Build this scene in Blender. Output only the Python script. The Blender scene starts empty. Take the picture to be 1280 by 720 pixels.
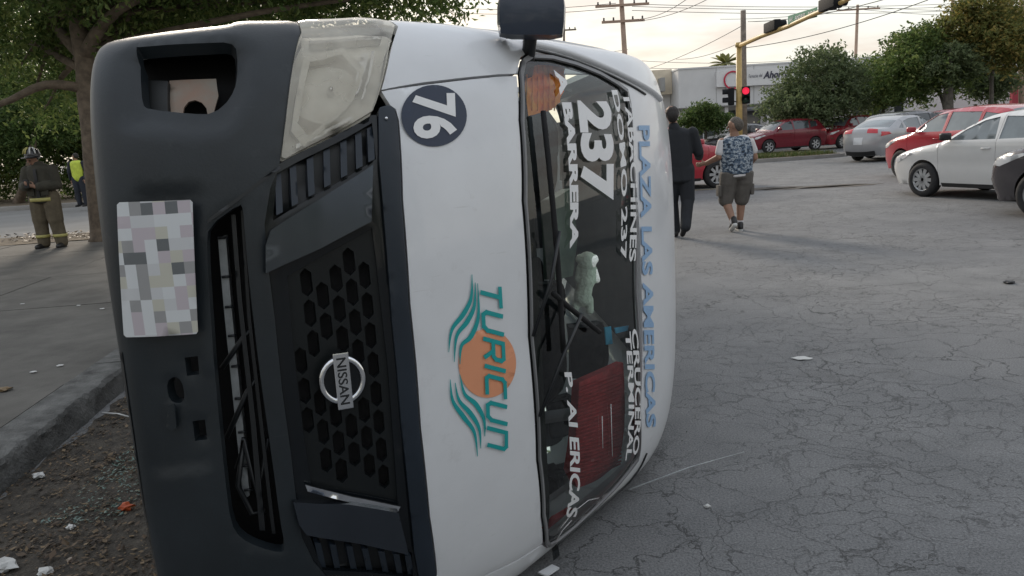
import bpy, bmesh, math, random
import numpy as np
from mathutils import Vector, Matrix, noise
from mathutils.geometry import delaunay_2d_cdt
random.seed(7); R = math.radians
sc = bpy.context.scene
COL = sc.collection

# ------------------------------------------------------------------ camera
F, CX, CY, CAMH = 970., 640., 360., 1.53
PITCH, ROLL = R(11.0), R(3.4)
cp_, sp_, cr_, sr_ = math.cos(PITCH), math.sin(PITCH), math.cos(ROLL), math.sin(ROLL)
cam_d = bpy.data.cameras.new('camera'); cam = bpy.data.objects.new('camera', cam_d); COL.objects.link(cam)
Uv = Vector((0, sp_, cp_)); Xv = Vector((1, 0, 0)); Fv = Vector((0, cp_, -sp_))
rt = Xv * cr_ - Uv * sr_; up = Xv * sr_ + Uv * cr_
cam.matrix_world = Matrix(((rt.x, up.x, -Fv.x, 0), (rt.y, up.y, -Fv.y, 0), (rt.z, up.z, -Fv.z, CAMH), (0, 0, 0, 1)))
cam_d.sensor_width = 36; cam_d.lens = F / 1280 * 36; cam_d.clip_start = .05; cam_d.clip_end = 2000
sc.camera = cam
# ------------------------------------------------------------------ sky, sun, exposure
SUN_EL, SUN_AZ = 24., -20.        # azimuth from +Y towards +X
w = bpy.data.worlds.new('World'); sc.world = w; w.use_nodes = True
nt = w.node_tree; nt.nodes.clear()
def N(t, **k):
    n = nt.nodes.new(t)
    for a, b in k.items(): setattr(n, a, b)
    return n
L = lambda a, b: nt.links.new(a, b)
sky = N('ShaderNodeTexSky', sky_type='NISHITA', sun_disc=False, sun_elevation=R(SUN_EL), sun_rotation=R(SUN_AZ), air_density=1.2, dust_density=3.0)
bg1 = N('ShaderNodeBackground'); bg1.inputs['Strength'].default_value = .10; L(sky.outputs[0], bg1.inputs[0])
tc = N('ShaderNodeTexCoord'); mp = N('ShaderNodeMapping'); mp.inputs['Scale'].default_value = (2.2, 2.2, 9.); L(tc.outputs['Generated'], mp.inputs[0])
nz = N('ShaderNodeTexNoise'); nz.inputs['Scale'].default_value = 1.6; nz.inputs['Detail'].default_value = 6; nz.inputs['Roughness'].default_value = .55; L(mp.outputs[0], nz.inputs['Vector'])
cr = N('ShaderNodeValToRGB'); L(nz.outputs[0], cr.inputs[0])
e = cr.color_ramp.elements
e[0].position = .34; e[0].color = (.38, .41, .45, 1); e[1].position = .54; e[1].color = (.61, .61, .60, 1)
x = e.new(.43); x.color = (.53, .47, .45, 1); x = e.new(.72); x.color = (.72, .71, .68, 1)
sx = N('ShaderNodeSeparateXYZ'); L(tc.outputs['Generated'], sx.inputs[0])
tr_ = N('ShaderNodeValToRGB'); L(sx.outputs[2], tr_.inputs[0]); te = tr_.color_ramp.elements
te[0].position = 0.; te[0].color = (1.0, .97, .89, 1); te[1].position = .6; te[1].color = (.88, .97, 1.08, 1); x = te.new(.16); x.color = (.94, .955, .94, 1)
ml = N('ShaderNodeMix', data_type='RGBA', blend_type='MULTIPLY'); ml.inputs[0].default_value = 1.; L(cr.outputs[0], ml.inputs[6]); L(tr_.outputs[0], ml.inputs[7])
bg2 = N('ShaderNodeBackground'); bg2.inputs['Strength'].default_value = 1.08; L(ml.outputs[2], bg2.inputs[0])
mx = N('ShaderNodeMixShader'); mx.inputs[0].default_value = .86; L(bg1.outputs[0], mx.inputs[1]); L(bg2.outputs[0], mx.inputs[2])
wo = N('ShaderNodeOutputWorld'); L(mx.outputs[0], wo.inputs[0])
sd = bpy.data.lights.new('sun', 'SUN'); sd.energy = 1.5; sd.angle = R(14); sd.color = (1, .88, .74)
so = bpy.data.objects.new('sun', sd); COL.objects.link(so)
sdir = Vector((math.sin(R(SUN_AZ)) * math.cos(R(SUN_EL)), math.cos(R(SUN_AZ)) * math.cos(R(SUN_EL)), math.sin(R(SUN_EL))))
so.rotation_euler = (-sdir).to_track_quat('-Z', 'Y').to_euler(); so.location = (0, 0, 30)
vs = sc.view_settings; vs.view_transform = 'Standard'; vs.look = 'None'; vs.gamma = 1; vs.exposure = 0.68; vs.use_curve_mapping = False

# ------------------------------------------------------------------ pixel helpers (a pixel is only a direction)
def ray(px, py):
    a = (px - CX) / F; b = -(py - CY) / F
    a2 = cr_ * a + sr_ * b; b2 = -sr_ * a + cr_ * b
    return np.array([a2, cp_ + b2 * sp_, -sp_ + b2 * cp_])
def gnd(px, py, z=0.):
    d = ray(px, py); d = d * ((z - CAMH) / d[2]); return Vector((d[0], d[1], z))
def atY(px, py, Y):
    d = ray(px, py); d = d * (Y / d[1]); return Vector((d[0], d[1], d[2] + CAMH))
def proj(P):
    x, y, z = P[0], P[1], P[2] - CAMH
    dep = y * cp_ - z * sp_; b2 = (y * sp_ + z * cp_) / dep; a2 = x / dep
    return CX + (cr_ * a2 - sr_ * b2) * F, CY - (sr_ * a2 + cr_ * b2) * F

# ------------------------------------------------------------------ materials
MATS = {}
def mat(name, col, rough=.6, metal=0., var=.12, vscale=3., bump=0., bscale=40., coat=0., spec=.5, col2=None, detail=5, scuff=None):
    if name in MATS: return MATS[name]
    m = bpy.data.materials.new(name); m.use_nodes = True; t = m.node_tree; b = t.nodes['Principled BSDF']
    b.inputs['Roughness'].default_value = rough; b.inputs['Metallic'].default_value = metal
    b.inputs['Coat Weight'].default_value = coat; b.inputs['Coat Roughness'].default_value = .06; b.inputs['Specular IOR Level'].default_value = spec
    tc = t.nodes.new('ShaderNodeTexCoord')
    n = t.nodes.new('ShaderNodeTexNoise'); n.inputs['Scale'].default_value = vscale; n.inputs['Detail'].default_value = detail; n.inputs['Roughness'].default_value = .62
    t.links.new(tc.outputs['Object'], n.inputs['Vector'])
    r = t.nodes.new('ShaderNodeValToRGB'); t.links.new(n.outputs[0], r.inputs[0])
    c2 = col2 or tuple(min(1, c * (1 + var)) for c in col); c1 = tuple(c * (1 - var) for c in col) if not col2 else col
    r.color_ramp.elements[0].position = .33; r.color_ramp.elements[0].color = (*c1, 1)
    r.color_ramp.elements[1].position = .67; r.color_ramp.elements[1].color = (*c2, 1)
    outc = r.outputs[0]
    if scuff:
        sc_col, amt = scuff
        for msc, th0, st_ in (((3, 3, 38), .63, 1.), ((26, 26, 4), .66, .7), ((5, 5, 5), .60, .5)):
            mpp = t.nodes.new('ShaderNodeMapping'); mpp.inputs['Scale'].default_value = msc; mpp.inputs['Rotation'].default_value = (.3, .2, .5); t.links.new(tc.outputs['Object'], mpp.inputs[0])
            ns_ = t.nodes.new('ShaderNodeTexNoise'); ns_.inputs['Scale'].default_value = 2.2; ns_.inputs['Detail'].default_value = 8; ns_.inputs['Roughness'].default_value = .72; t.links.new(mpp.outputs[0], ns_.inputs['Vector'])
            mr = t.nodes.new('ShaderNodeMapRange'); mr.inputs[1].default_value = th0; mr.inputs[2].default_value = th0 + .13; mr.inputs[3].default_value = 0; mr.inputs[4].default_value = amt * st_; t.links.new(ns_.outputs[0], mr.inputs[0])
            mxc = t.nodes.new('ShaderNodeMix'); mxc.data_type = 'RGBA'; t.links.new(mr.outputs[0], mxc.inputs[0]); t.links.new(outc, mxc.inputs[6]); mxc.inputs[7].default_value = (*sc_col, 1); outc = mxc.outputs[2]
    t.links.new(outc, b.inputs['Base Color'])
    if bump:
        n2 = t.nodes.new('ShaderNodeTexNoise'); n2.inputs['Scale'].default_value = bscale; n2.inputs['Detail'].default_value = 4
        t.links.new(tc.outputs['Object'], n2.inputs['Vector'])
        bp = t.nodes.new('ShaderNodeBump'); bp.inputs['Strength'].default_value = bump; bp.inputs['Distance'].default_value = .01
        t.links.new(n2.outputs[0], bp.inputs['Height']); t.links.new(bp.outputs[0], b.inputs['Normal'])
    MATS[name] = m; return m
def glass(name, tint, gloss_rough=.02, milky=0., milk=(.8, .78, .7)):
    m = bpy.data.materials.new(name); m.use_nodes = True; t = m.node_tree; t.nodes.clear()
    o = t.nodes.new('ShaderNodeOutputMaterial'); tr = t.nodes.new('ShaderNodeBsdfTransparent'); tr.inputs[0].default_value = (*tint, 1)
    g = t.nodes.new('ShaderNodeBsdfGlossy'); g.inputs['Roughness'].default_value = gloss_rough; g.inputs[0].default_value = (.9, .9, .9, 1)
    fr = t.nodes.new('ShaderNodeFresnel'); fr.inputs[0].default_value = 1.5
    mxx = t.nodes.new('ShaderNodeMixShader'); t.links.new(fr.outputs[0], mxx.inputs[0]); t.links.new(tr.outputs[0], mxx.inputs[1]); t.links.new(g.outputs[0], mxx.inputs[2])
    last = mxx
    if milky:
        d = t.nodes.new('ShaderNodeBsdfDiffuse'); d.inputs[0].default_value = (*milk, 1)
        nzz = t.nodes.new('ShaderNodeTexNoise'); nzz.inputs['Scale'].default_value = 9; tcc = t.nodes.new('ShaderNodeTexCoord'); t.links.new(tcc.outputs['Object'], nzz.inputs['Vector'])
        mr = t.nodes.new('ShaderNodeMapRange'); mr.inputs[1].default_value = .3; mr.inputs[2].default_value = .7; mr.inputs[3].default_value = milky * .6; mr.inputs[4].default_value = min(1, milky * 1.4)
        t.links.new(nzz.outputs[0], mr.inputs[0])
        m2 = t.nodes.new('ShaderNodeMixShader'); t.links.new(mr.outputs[0], m2.inputs[0]); t.links.new(mxx.outputs[0], m2.inputs[1]); t.links.new(d.outputs[0], m2.inputs[2]); last = m2
    t.links.new(last.outputs[0], o.inputs[0]); MATS[name] = m; return m
def emis(name, col, s):
    m = bpy.data.materials.new(name); m.use_nodes = True; b = m.node_tree.nodes['Principled BSDF']
    b.inputs['Base Color'].default_value = (*col, 1); b.inputs['Emission Color'].default_value = (*col, 1); b.inputs['Emission Strength'].default_value = s
    MATS[name] = m; return m
def leafmat(name, c1, c2, c3, trans=.5):
    m = bpy.data.materials.new(name); m.use_nodes = True; t = m.node_tree; t.nodes.clear()
    o = t.nodes.new('ShaderNodeOutputMaterial'); g = t.nodes.new('ShaderNodeNewGeometry'); r = t.nodes.new('ShaderNodeValToRGB')
    t.links.new(g.outputs['Random Per Island'], r.inputs[0]); el = r.color_ramp.elements
    el[0].color = (*c1, 1); el[1].color = (*c3, 1); x = el.new(.6); x.color = (*c2, 1)
    p = t.nodes.new('ShaderNodeBsdfPrincipled'); p.inputs['Roughness'].default_value = .5; p.inputs['Specular IOR Level'].default_value = .3; tl = t.nodes.new('ShaderNodeBsdfTranslucent')
    t.links.new(r.outputs[0], p.inputs['Base Color']); t.links.new(r.outputs[0], tl.inputs[0])
    mm = t.nodes.new('ShaderNodeMixShader'); mm.inputs[0].default_value = trans; t.links.new(p.outputs[0], mm.inputs[1]); t.links.new(tl.outputs[0], mm.inputs[2]); t.links.new(mm.outputs[0], o.inputs[0])
    MATS[name] = m; return m

# ------------------------------------------------------------------ object helpers
def tag(o, label=None, cat=None, group=None, kind=None):
    for k, v in (('label', label), ('category', cat), ('group', group), ('kind', kind)):
        if v: o[k] = v
    return o
def empty(name, loc=(0, 0, 0), rz=0):
    o = bpy.data.objects.new(name, None); COL.objects.link(o); o.location = loc; o.rotation_euler = (0, 0, rz); o.empty_display_size = .1; return o
def mk(name, verts, faces, m, parent=None, smooth=True, world=False):
    me = bpy.data.meshes.new(name); me.from_pydata([tuple(v) for v in verts], [], [tuple(f) for f in faces]); me.update()
    if smooth: me.polygons.foreach_set('use_smooth', [True] * len(me.polygons))
    if m: me.materials.append(m)
    o = bpy.data.objects.new(name, me); COL.objects.link(o)
    if parent is not None: o.parent = parent
    return o
def bmo(name, bm, m, parent=None, smooth=False, angle=None):
    me = bpy.data.meshes.new(name); bm.to_mesh(me); bm.free()
    if smooth:
        me.polygons.foreach_set('use_smooth', [True] * len(me.polygons))
        if angle: me.set_sharp_from_angle(angle=R(angle))
    if m: me.materials.append(m)
    o = bpy.data.objects.new(name, me); COL.objects.link(o)
    if parent is not None: o.parent = parent
    return o
def add_box(bm, c, s, rz=0, bev=0., M=None):
    r = bmesh.ops.create_cube(bm, size=1.0)
    vs_ = r['verts']; bmesh.ops.scale(bm, vec=s, verts=vs_)
    if bev:
        ed = list({e_ for v in vs_ for e_ in v.link_edges})
        rr = bmesh.ops.bevel(bm, geom=ed, offset=bev, segments=2, affect='EDGES', profile=.7)
        vs_ = list({v for f in rr['faces'] for v in f.verts} | {v for v in vs_ if v.is_valid})
    if rz: bmesh.ops.rotate(bm, cent=(0, 0, 0), matrix=Matrix.Rotation(rz, 3, 'Z'), verts=vs_)
    bmesh.ops.translate(bm, vec=c, verts=vs_)
    if M is not None: bmesh.ops.transform(bm, matrix=M, verts=vs_)
    return vs_
def box(name, c, s, m, parent=None, rz=0, bev=0., M=None):
    bm = bmesh.new(); add_box(bm, c, s, rz, bev, M); return bmo(name, bm, m, parent, smooth=bool(bev), angle=40 if bev else None)
def tube_data(pts, rad, seg=8, caps=True):
    pts = [Vector(p) for p in pts]; n = len(pts); rads = rad if isinstance(rad, (list, tuple)) else [rad] * n
    V, Fs = [], []; prev = None
    for i, p in enumerate(pts):
        d = (pts[min(i + 1, n - 1)] - pts[max(i - 1, 0)]).normalized()
        if prev is None:
            a = Vector((0, 0, 1)) if abs(d.z) < .9 else Vector((1, 0, 0)); x = d.cross(a).normalized()
        else: x = (prev - d * prev.dot(d)).normalized()
        prev = x; y = d.cross(x)
        for k in range(seg):
            an = 2 * math.pi * k / seg; V.append(p + (x * math.cos(an) + y * math.sin(an)) * rads[i])
    for i in range(n - 1):
        for k in range(seg):
            a = i * seg + k; b = i * seg + (k + 1) % seg; Fs.append((a, b, b + seg, a + seg))
    if caps: Fs.append(tuple(range(seg))[::-1]); Fs.append(tuple(range((n - 1) * seg, n * seg)))
    return V, Fs
def tube(name, pts, rad, m, parent=None, seg=8):
    V, Fs = tube_data(pts, rad, seg); return mk(name, V, Fs, m, parent)
def lathe_data(prof, seg=32, axis='Y'):
    V, Fs = [], []; n = len(prof)
    for k in range(seg):
        a = 2 * math.pi * k / seg
        for r, h in prof:
            V.append((r * math.cos(a), h, r * math.sin(a)) if axis == 'Y' else (r * math.cos(a), r * math.sin(a), h))
    for k in range(seg):
        for i in range(n - 1):
            a = k * n + i; b = ((k + 1) % seg) * n + i; Fs.append((a, a + 1, b + 1, b))
    return V, Fs
_b = bmesh.new(); bmesh.ops.create_icosphere(_b, subdivisions=2, radius=1.); ICO = [v.co.copy() for v in _b.verts]; _b.free()
def remesh(name, caps, m, parent=None, voxel=.012, smooth=3):
    """one continuous skin grown over round-cone limbs: caps = [(p0, r0, p1, r1)], r may be a 3-tuple"""
    V, Fs = [], []
    for p0, r0, p1, r1 in caps:
        tb_ = bmesh.new()
        for p, r in ((p0, r0), (p1, r1)):
            r3 = r if isinstance(r, tuple) else (r, r, r)
            for q in ICO: tb_.verts.new(Vector((q.x * r3[0], q.y * r3[1], q.z * r3[2])) + Vector(p))
        if (Vector(p0) - Vector(p1)).length < 1e-5:
            for v in list(tb_.verts)[len(ICO):]: tb_.verts.remove(v)
        bmesh.ops.convex_hull(tb_, input=tb_.verts[:]); tb_.verts.index_update(); k = len(V)
        V += [v.co.copy() for v in tb_.verts]; Fs += [tuple(v.index + k for v in f.verts) for f in tb_.faces]; tb_.free()
    o = mk(name, V, Fs, m, parent)
    md = o.modifiers.new('r', 'REMESH'); md.mode = 'VOXEL'; md.voxel_size = voxel; md.use_smooth_shade = True
    if smooth:
        ms = o.modifiers.new('s', 'SMOOTH'); ms.iterations = smooth; ms.factor = .5
    dg = bpy.context.evaluated_depsgraph_get(); me = bpy.data.meshes.new_from_object(o.evaluated_get(dg))
    o.modifiers.clear(); old = o.data; o.data = me; bpy.data.meshes.remove(old)
    if not me.materials: me.materials.append(m)
    return o
def text_mesh(s, bold=.0, shear=0., spacing=1.):
    cu = bpy.data.curves.new('t', 'FONT'); cu.body = s; cu.size = 1; cu.offset = bold; cu.shear = shear; cu.space_character = spacing; cu.resolution_u = 4; cu.fill_mode = 'FRONT'
    o = bpy.data.objects.new('t', cu); COL.objects.link(o); dg = bpy.context.evaluated_depsgraph_get(); dg.update()
    me = bpy.data.meshes.new_from_object(o.evaluated_get(dg))
    V = np.array([v.co[:] for v in me.vertices]); Fs = [tuple(p.vertices) for p in me.polygons]
    bpy.data.objects.remove(o); bpy.data.curves.remove(cu); bpy.data.meshes.remove(me)
    V[:, 0] -= V[:, 0].min(); V[:, 1] -= V[:, 1].min(); return V, Fs, V[:, 0].max(), V[:, 1].max()
def dens(loop, d, closed=True):
    out = []; n = len(loop)
    for i in range(n if closed else n - 1):
        a = loop[i]; b = loop[(i + 1) % n]; k = max(1, int(math.ceil(math.hypot(b[0] - a[0], b[1] - a[1]) / d)))
        for j in range(k): out.append((a[0] + (b[0] - a[0]) * j / k, a[1] + (b[1] - a[1]) * j / k))
    if not closed: out.append(tuple(loop[-1]))
    return out
def smooth_loop(loop, it=1):
    for _ in range(it):
        o = []; n = len(loop)
        for i in range(n):
            a, b = loop[i], loop[(i + 1) % n]
            o += [(a[0] * .75 + b[0] * .25, a[1] * .75 + b[1] * .25), (a[0] * .25 + b[0] * .75, a[1] * .25 + b[1] * .75)]
        loop = o
    return loop
def inside(P, loop):
    P = np.asarray(P); x, y = P[:, 0], P[:, 1]; r = np.zeros(len(P), bool); L_ = np.asarray(loop); n = len(L_)
    for i in range(n):
        x1, y1 = L_[i]; x2, y2 = L_[(i + 1) % n]
        if y1 == y2: continue
        c = ((y1 > y) != (y2 > y)) & (x < (x2 - x1) * (y - y1) / (y2 - y1) + x1); r ^= c
    return r
def pdist(P, loop):
    P = np.asarray(P, float); A_ = np.asarray(loop, float); D = np.roll(A_, -1, 0) - A_; l2 = np.maximum((D ** 2).sum(1), 1e-14)
    if len(P) == 1:
        W_ = P[0] - A_; t = np.minimum(np.maximum((W_ * D).sum(1) / l2, 0), 1); Q = W_ - t[:, None] * D; return np.array([math.sqrt((Q ** 2).sum(1).min())])
    out = np.empty(len(P))
    for k in range(0, len(P), 400):
        W_ = P[k:k + 400, None, :] - A_[None]; t = np.clip((W_ * D).sum(2) / l2, 0, 1); Q = W_ - t[..., None] * D; out[k:k + 400] = np.sqrt((Q ** 2).sum(2).min(1))
    return out
def patch(name, loops, mapf, m, parent=None, res=.035, thick=.006, off=0., lip=0., dispf=None, edge=None):
    """fill outline loops[0] (holes loops[1:]) in a 2-d parameter space, lay it on a surface: mapf(s,t,off) -> 3-d point"""
    loops = [dens(l, edge or res) for l in loops]
    P = []; E_ = []
    for l in loops:
        k = len(P); P += l; E_ += [(k + i, k + (i + 1) % len(l)) for i in range(len(l))]
    A = np.array(loops[0]); lo = A.min(0); hi = A.max(0); nb = len(P)
    gx = np.arange(lo[0] + res / 2, hi[0], res); gy = np.arange(lo[1] + res / 2, hi[1], res)
    if len(gx) and len(gy):
        G = np.array([(a + (res / 2 if j % 2 else 0), b) for j, b in enumerate(gy) for a in gx]); k = inside(G, loops[0])
        for h in loops[1:]: k &= ~inside(G, h)
        G = G[k]
        if len(G):
            dm = np.full(len(G), 1e9)
            for l in loops: dm = np.minimum(dm, pdist(G, l))
            G = G[dm > res * .4]; P += [tuple(g) for g in G]
    r = delaunay_2d_cdt([Vector(p) for p in P], E_, [], 0, 1e-6)
    V2 = np.array([v[:] for v in r[0]]); T = [tuple(f) for f in r[2]]
    if not T: print('EMPTY PATCH', name, loops[0][:6]); return mk(name, [], [], m, parent)
    Cn = np.array([V2[list(f)].mean(0) for f in T]); k = inside(Cn, loops[0])
    for h in loops[1:]: k &= ~inside(Cn, h)
    T = [f for f, kk in zip(T, k) if kk]
    dist = None
    if lip:
        dist = np.full(len(V2), 1e9)
        for l in loops: dist = np.minimum(dist, pdist(V2, l))
    V = []
    for i, p in enumerate(V2):
        o_ = off + (dispf(p[0], p[1]) if dispf else 0.)
        if dist is not None and dist[i] < 1e-4: o_ -= lip
        V.append(mapf(p[0], p[1], o_))
    ec = {}
    for f in T:
        for a, b in zip(f, f[1:] + f[:1]):
            ec[(a, b)] = ec.get((a, b), 0) + 1
    bd = [(a, b) for (a, b) in ec if (b, a) not in ec]
    Fs = list(T)
    if thick:
        mp_ = {}
        def g(i, q):
            if (i, q) not in mp_:
                p = V2[i]; o_ = off + (dispf(p[0], p[1]) if dispf else 0.) - (lip if lip else 0)
                mp_[(i, q)] = len(V); V.append(mapf(p[0], p[1], o_ - (thick if q else 0)))
            return mp_[(i, q)]
        for a, b in bd: Fs.append((g(b, 0), g(a, 0), g(a, 1), g(b, 1)))
    me_o = mk(name, V, Fs, m, parent); return me_o

# ------------------------------------------------------------------ setting: ground, road, pavement
def asphalt():
    m = bpy.data.materials.new('asphalt'); m.use_nodes = True; t = m.node_tree; b = t.nodes['Principled BSDF']
    n_ = lambda k: t.nodes.new(k); l_ = t.links.new
    tc = n_('ShaderNodeTexCoord')
    def noi(sc_, det=5, ro=.6, vec=None):
        q = n_('ShaderNodeTexNoise'); q.inputs['Scale'].default_value = sc_; q.inputs['Detail'].default_value = det; q.inputs['Roughness'].default_value = ro; l_(vec or tc.outputs['Object'], q.inputs['Vector']); return q
    big = noi(.16, 4); mid = noi(1.7, 6, .65); fine = noi(110, 4, .75); wob = noi(1.3, 4, .6)
    def math_(op, a, b_=None, cl=False):
        q = n_('ShaderNodeMath'); q.operation = op; q.use_clamp = cl
        for i, v in enumerate((a, b_)):
            if v is None: continue
            if hasattr(v, 'links'): l_(v, q.inputs[i])
            else: q.inputs[i].default_value = v
        return q.outputs[0]
    # wandering cracks: cell borders with a warped lookup
    va = n_('ShaderNodeVectorMath'); va.operation = 'MULTIPLY_ADD'; l_(wob.outputs['Color'], va.inputs[0]); va.inputs[1].default_value = (.8, .5, 0); l_(tc.outputs['Object'], va.inputs[2])
    wob2 = noi(12, 6, .7); vb = n_('ShaderNodeVectorMath'); vb.operation = 'MULTIPLY_ADD'; l_(wob2.outputs['Color'], vb.inputs[0]); vb.inputs[1].default_value = (.13, .13, 0); l_(va.outputs[0], vb.inputs[2])
    def crack(scale, w_, amt, lo, hi, msc):
        v = n_('ShaderNodeTexVoronoi'); v.feature = 'DISTANCE_TO_EDGE'; v.inputs['Scale'].default_value = scale; l_(vb.outputs[0], v.inputs['Vector'])
        mr = n_('ShaderNodeMapRange'); mr.inputs[1].default_value = 0; mr.inputs[2].default_value = w_; mr.inputs[3].default_value = 1; mr.inputs[4].default_value = 0; l_(v.outputs['Distance'], mr.inputs[0])
        k = noi(msc, 3); mk_ = n_('ShaderNodeMapRange'); mk_.inputs[1].default_value = lo; mk_.inputs[2].default_value = hi; l_(k.outputs[0], mk_.inputs[0])
        return math_('MULTIPLY', math_('MULTIPLY', mr.outputs[0], mk_.outputs[0]), amt)
    c = math_('MAXIMUM', crack(3.0, .012, .75, .36, .54, .5), math_('MAXIMUM', crack(7.5, .022, .6, .42, .58, .8), crack(.75, .003, .5, .4, .55, .3)))
    r = n_('ShaderNodeValToRGB'); l_(mid.outputs[0], r.inputs[0]); r.color_ramp.elements[0].position = .3; r.color_ramp.elements[1].position = .72
    r.color_ramp.elements[0].color = (.142, .146, .151, 1); r.color_ramp.elements[1].color = (.208, .211, .215, 1)
    def mixc(f, a, bcol, mode='MIX'):
        q = n_('ShaderNodeMix'); q.data_type = 'RGBA'; q.blend_type = mode
        if hasattr(f, 'links'): l_(f, q.inputs[0])
        else: q.inputs[0].default_value = f
        for i, v in ((6, a), (7, bcol)):
            if hasattr(v, 'links'): l_(v, q.inputs[i])
            else: q.inputs[i].default_value = v
        return q.outputs[2]
    rb = n_('ShaderNodeValToRGB'); l_(big.outputs[0], rb.inputs[0]); rb.color_ramp.elements[0].position = .35; rb.color_ramp.elements[1].position = .65; rb.color_ramp.elements[0].color = (.82, .82, .83, 1); rb.color_ramp.elements[1].color = (1.12, 1.10, 1.06, 1)
    col = mixc(1., r.outputs[0], rb.outputs[0], 'MULTIPLY')
    rf = n_('ShaderNodeValToRGB'); l_(fine.outputs[0], rf.inputs[0]); rf.color_ramp.elements[0].position = .36; rf.color_ramp.elements[1].position = .70; rf.color_ramp.elements[0].color = (.5, .5, .5, 1); rf.color_ramp.elements[1].color = (1.62, 1.62, 1.6, 1)
    col = mixc(.85, col, rf.outputs[0], 'MULTIPLY')
    st1 = noi(.7, 7, .7); rs_ = n_('ShaderNodeMapRange'); rs_.inputs[1].default_value = .58; rs_.inputs[2].default_value = .72; rs_.inputs[3].default_value = 0; rs_.inputs[4].default_value = .45; l_(st1.outputs[0], rs_.inputs[0])
    col = mixc(rs_.outputs[0], col, (.055, .053, .05, 1))
    st2 = noi(240, 2, .5); rp_ = n_('ShaderNodeMapRange'); rp_.inputs[1].default_value = .62; rp_.inputs[2].default_value = .72; rp_.inputs[3].default_value = 0; rp_.inputs[4].default_value = .6; l_(st2.outputs[0], rp_.inputs[0])
    col = mixc(rp_.outputs[0], col, (.30, .295, .285, 1))
    col = mixc(c, col, (.036, .036, .036, 1))
    l_(col, b.inputs['Base Color']); b.inputs['Roughness'].default_value = .82; b.inputs['Specular IOR Level'].default_value = .35
    h = math_('SUBTRACT', math_('MULTIPLY', fine.outputs[0], .5), math_('MULTIPLY', c, 1.6))
    bp = n_('ShaderNodeBump'); bp.inputs['Strength'].default_value = .6; bp.inputs['Distance'].default_value = .008; l_(h, bp.inputs['Height']); l_(bp.outputs[0], b.inputs['Normal'])
    return m
M_asph = asphalt()
g_ = [(-400, -40, 0), (400, -40, 0), (400, 700, 0), (-400, 700, 0)]
road = mk('road', g_, [(0, 1, 2, 3)], M_asph, smooth=False); tag(road, 'cracked grey asphalt road round the overturned van', 'road', kind='structure')
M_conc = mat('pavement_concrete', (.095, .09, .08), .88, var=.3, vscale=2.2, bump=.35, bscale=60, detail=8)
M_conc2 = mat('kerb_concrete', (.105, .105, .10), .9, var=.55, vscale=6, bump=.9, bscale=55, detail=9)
M_dirt = mat('dirt', (.16, .125, .085), .95, var=.4, vscale=4, bump=.6, bscale=50)
M_grass = leafmat('grass_blade', (.05, .085, .02), (.09, .12, .035), (.17, .15, .07), .25)
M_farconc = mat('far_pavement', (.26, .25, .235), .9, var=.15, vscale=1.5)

def ragged(name, cx, cy, rx, ry, z, m, label, seed):
    pts = [(cx + rx * math.cos(a) * (1 + .35 * noise.noise(V_(math.cos(a) * 2, math.sin(a) * 2, seed))), cy + ry * math.sin(a) * (1 + .35 * noise.noise(V_(math.cos(a) * 2, math.sin(a) * 2, seed + 5)))) for a in np.linspace(0, 2 * math.pi, 40)[:-1]]
    o = mk(name, [(p[0], p[1], z) for p in pts], [tuple(range(39))], m, smooth=False); tag(o, label, 'road', kind='structure'); return o
V_ = lambda *a: Vector(a)
M_pot = mat('worn_patch', (.085, .075, .062), .9, var=.4, vscale=3, bump=.5, bscale=40)
for k, (px, py, rx, ry) in enumerate(((955, 236, .9, .35), (1015, 234, 1.3, .3), (1050, 233, .9, .25))):
    p_ = gnd(px, py); ragged('road_patch', p_.x, p_.y, rx, ry, .004, M_pot, 'brown worn patch in the asphalt beyond the walking men', k)
p_ = gnd(876, 237.5); lo_ = mk('lane_line', [(p_.x - .9, p_.y - .06, .004), (p_.x + .8, p_.y - .02, .004), (p_.x + .8, p_.y + .12, .004), (p_.x - .9, p_.y + .08, .004)], [(0, 1, 2, 3)], mat('faded_yellow_paint', (.30, .25, .14), .85, var=.4, vscale=8), smooth=False); tag(lo_, 'faded yellow painted line beside the red car', 'road marking', kind='structure')
# near pavement on the left: kerb stones and slabs
KD = Vector((-.11, 1, 0)).normalized(); KN = Vector((-KD.y, KD.x, 0))       # along the kerb; away from the road
K0 = Vector((-2.47, 3.4, 0))
pave = empty('pavement', tuple(K0)); tag(pave, 'grey concrete pavement with slab joints and worn kerb', 'pavement', kind='structure')
def kp(a, n, z): return K0 + KD * a + KN * n + Vector((0, 0, z)) - K0
kl = 1.9
for i in range(-3, 8):
    a0 = i * kl + .004; a1 = (i + 1) * kl - .004
    if a0 > 12.6: continue
    sec = [(0, -.05), (.010, .02), (.02, .055), (.03, .09), (.038, .118), (.052, .137), (.075, .144), (.27, .146), (.27, -.05)]
    V, Fs = [], []; m_ = 60
    for j in range(m_ + 1):
        a = a0 + (a1 - a0) * j / m_
        for q, (n, z) in enumerate(sec):
            jit = (noise.noise(Vector((a * 4.1, q * .4, i * .3))) * .012 + noise.noise(Vector((a * 17, q * 1.1, i))) * .011 + noise.noise(Vector((a * 41, q * 2.1, i))) * .005) if 0 < q < 7 else 0
            V.append(kp(a, n + jit, z + jit * .6))
    S6 = len(sec)
    for j in range(m_):
        for q in range(S6 - 1): Fs.append((j * S6 + q, j * S6 + q + 1, (j + 1) * S6 + q + 1, (j + 1) * S6 + q))
    Fs.append(tuple(range(S6))); Fs.append(tuple(range(m_ * S6, (m_ + 1) * S6))[::-1])
    ks = mk('kerb_stone', V, Fs, M_conc2, pave); ks.data.set_sharp_from_angle(angle=R(28))
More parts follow.
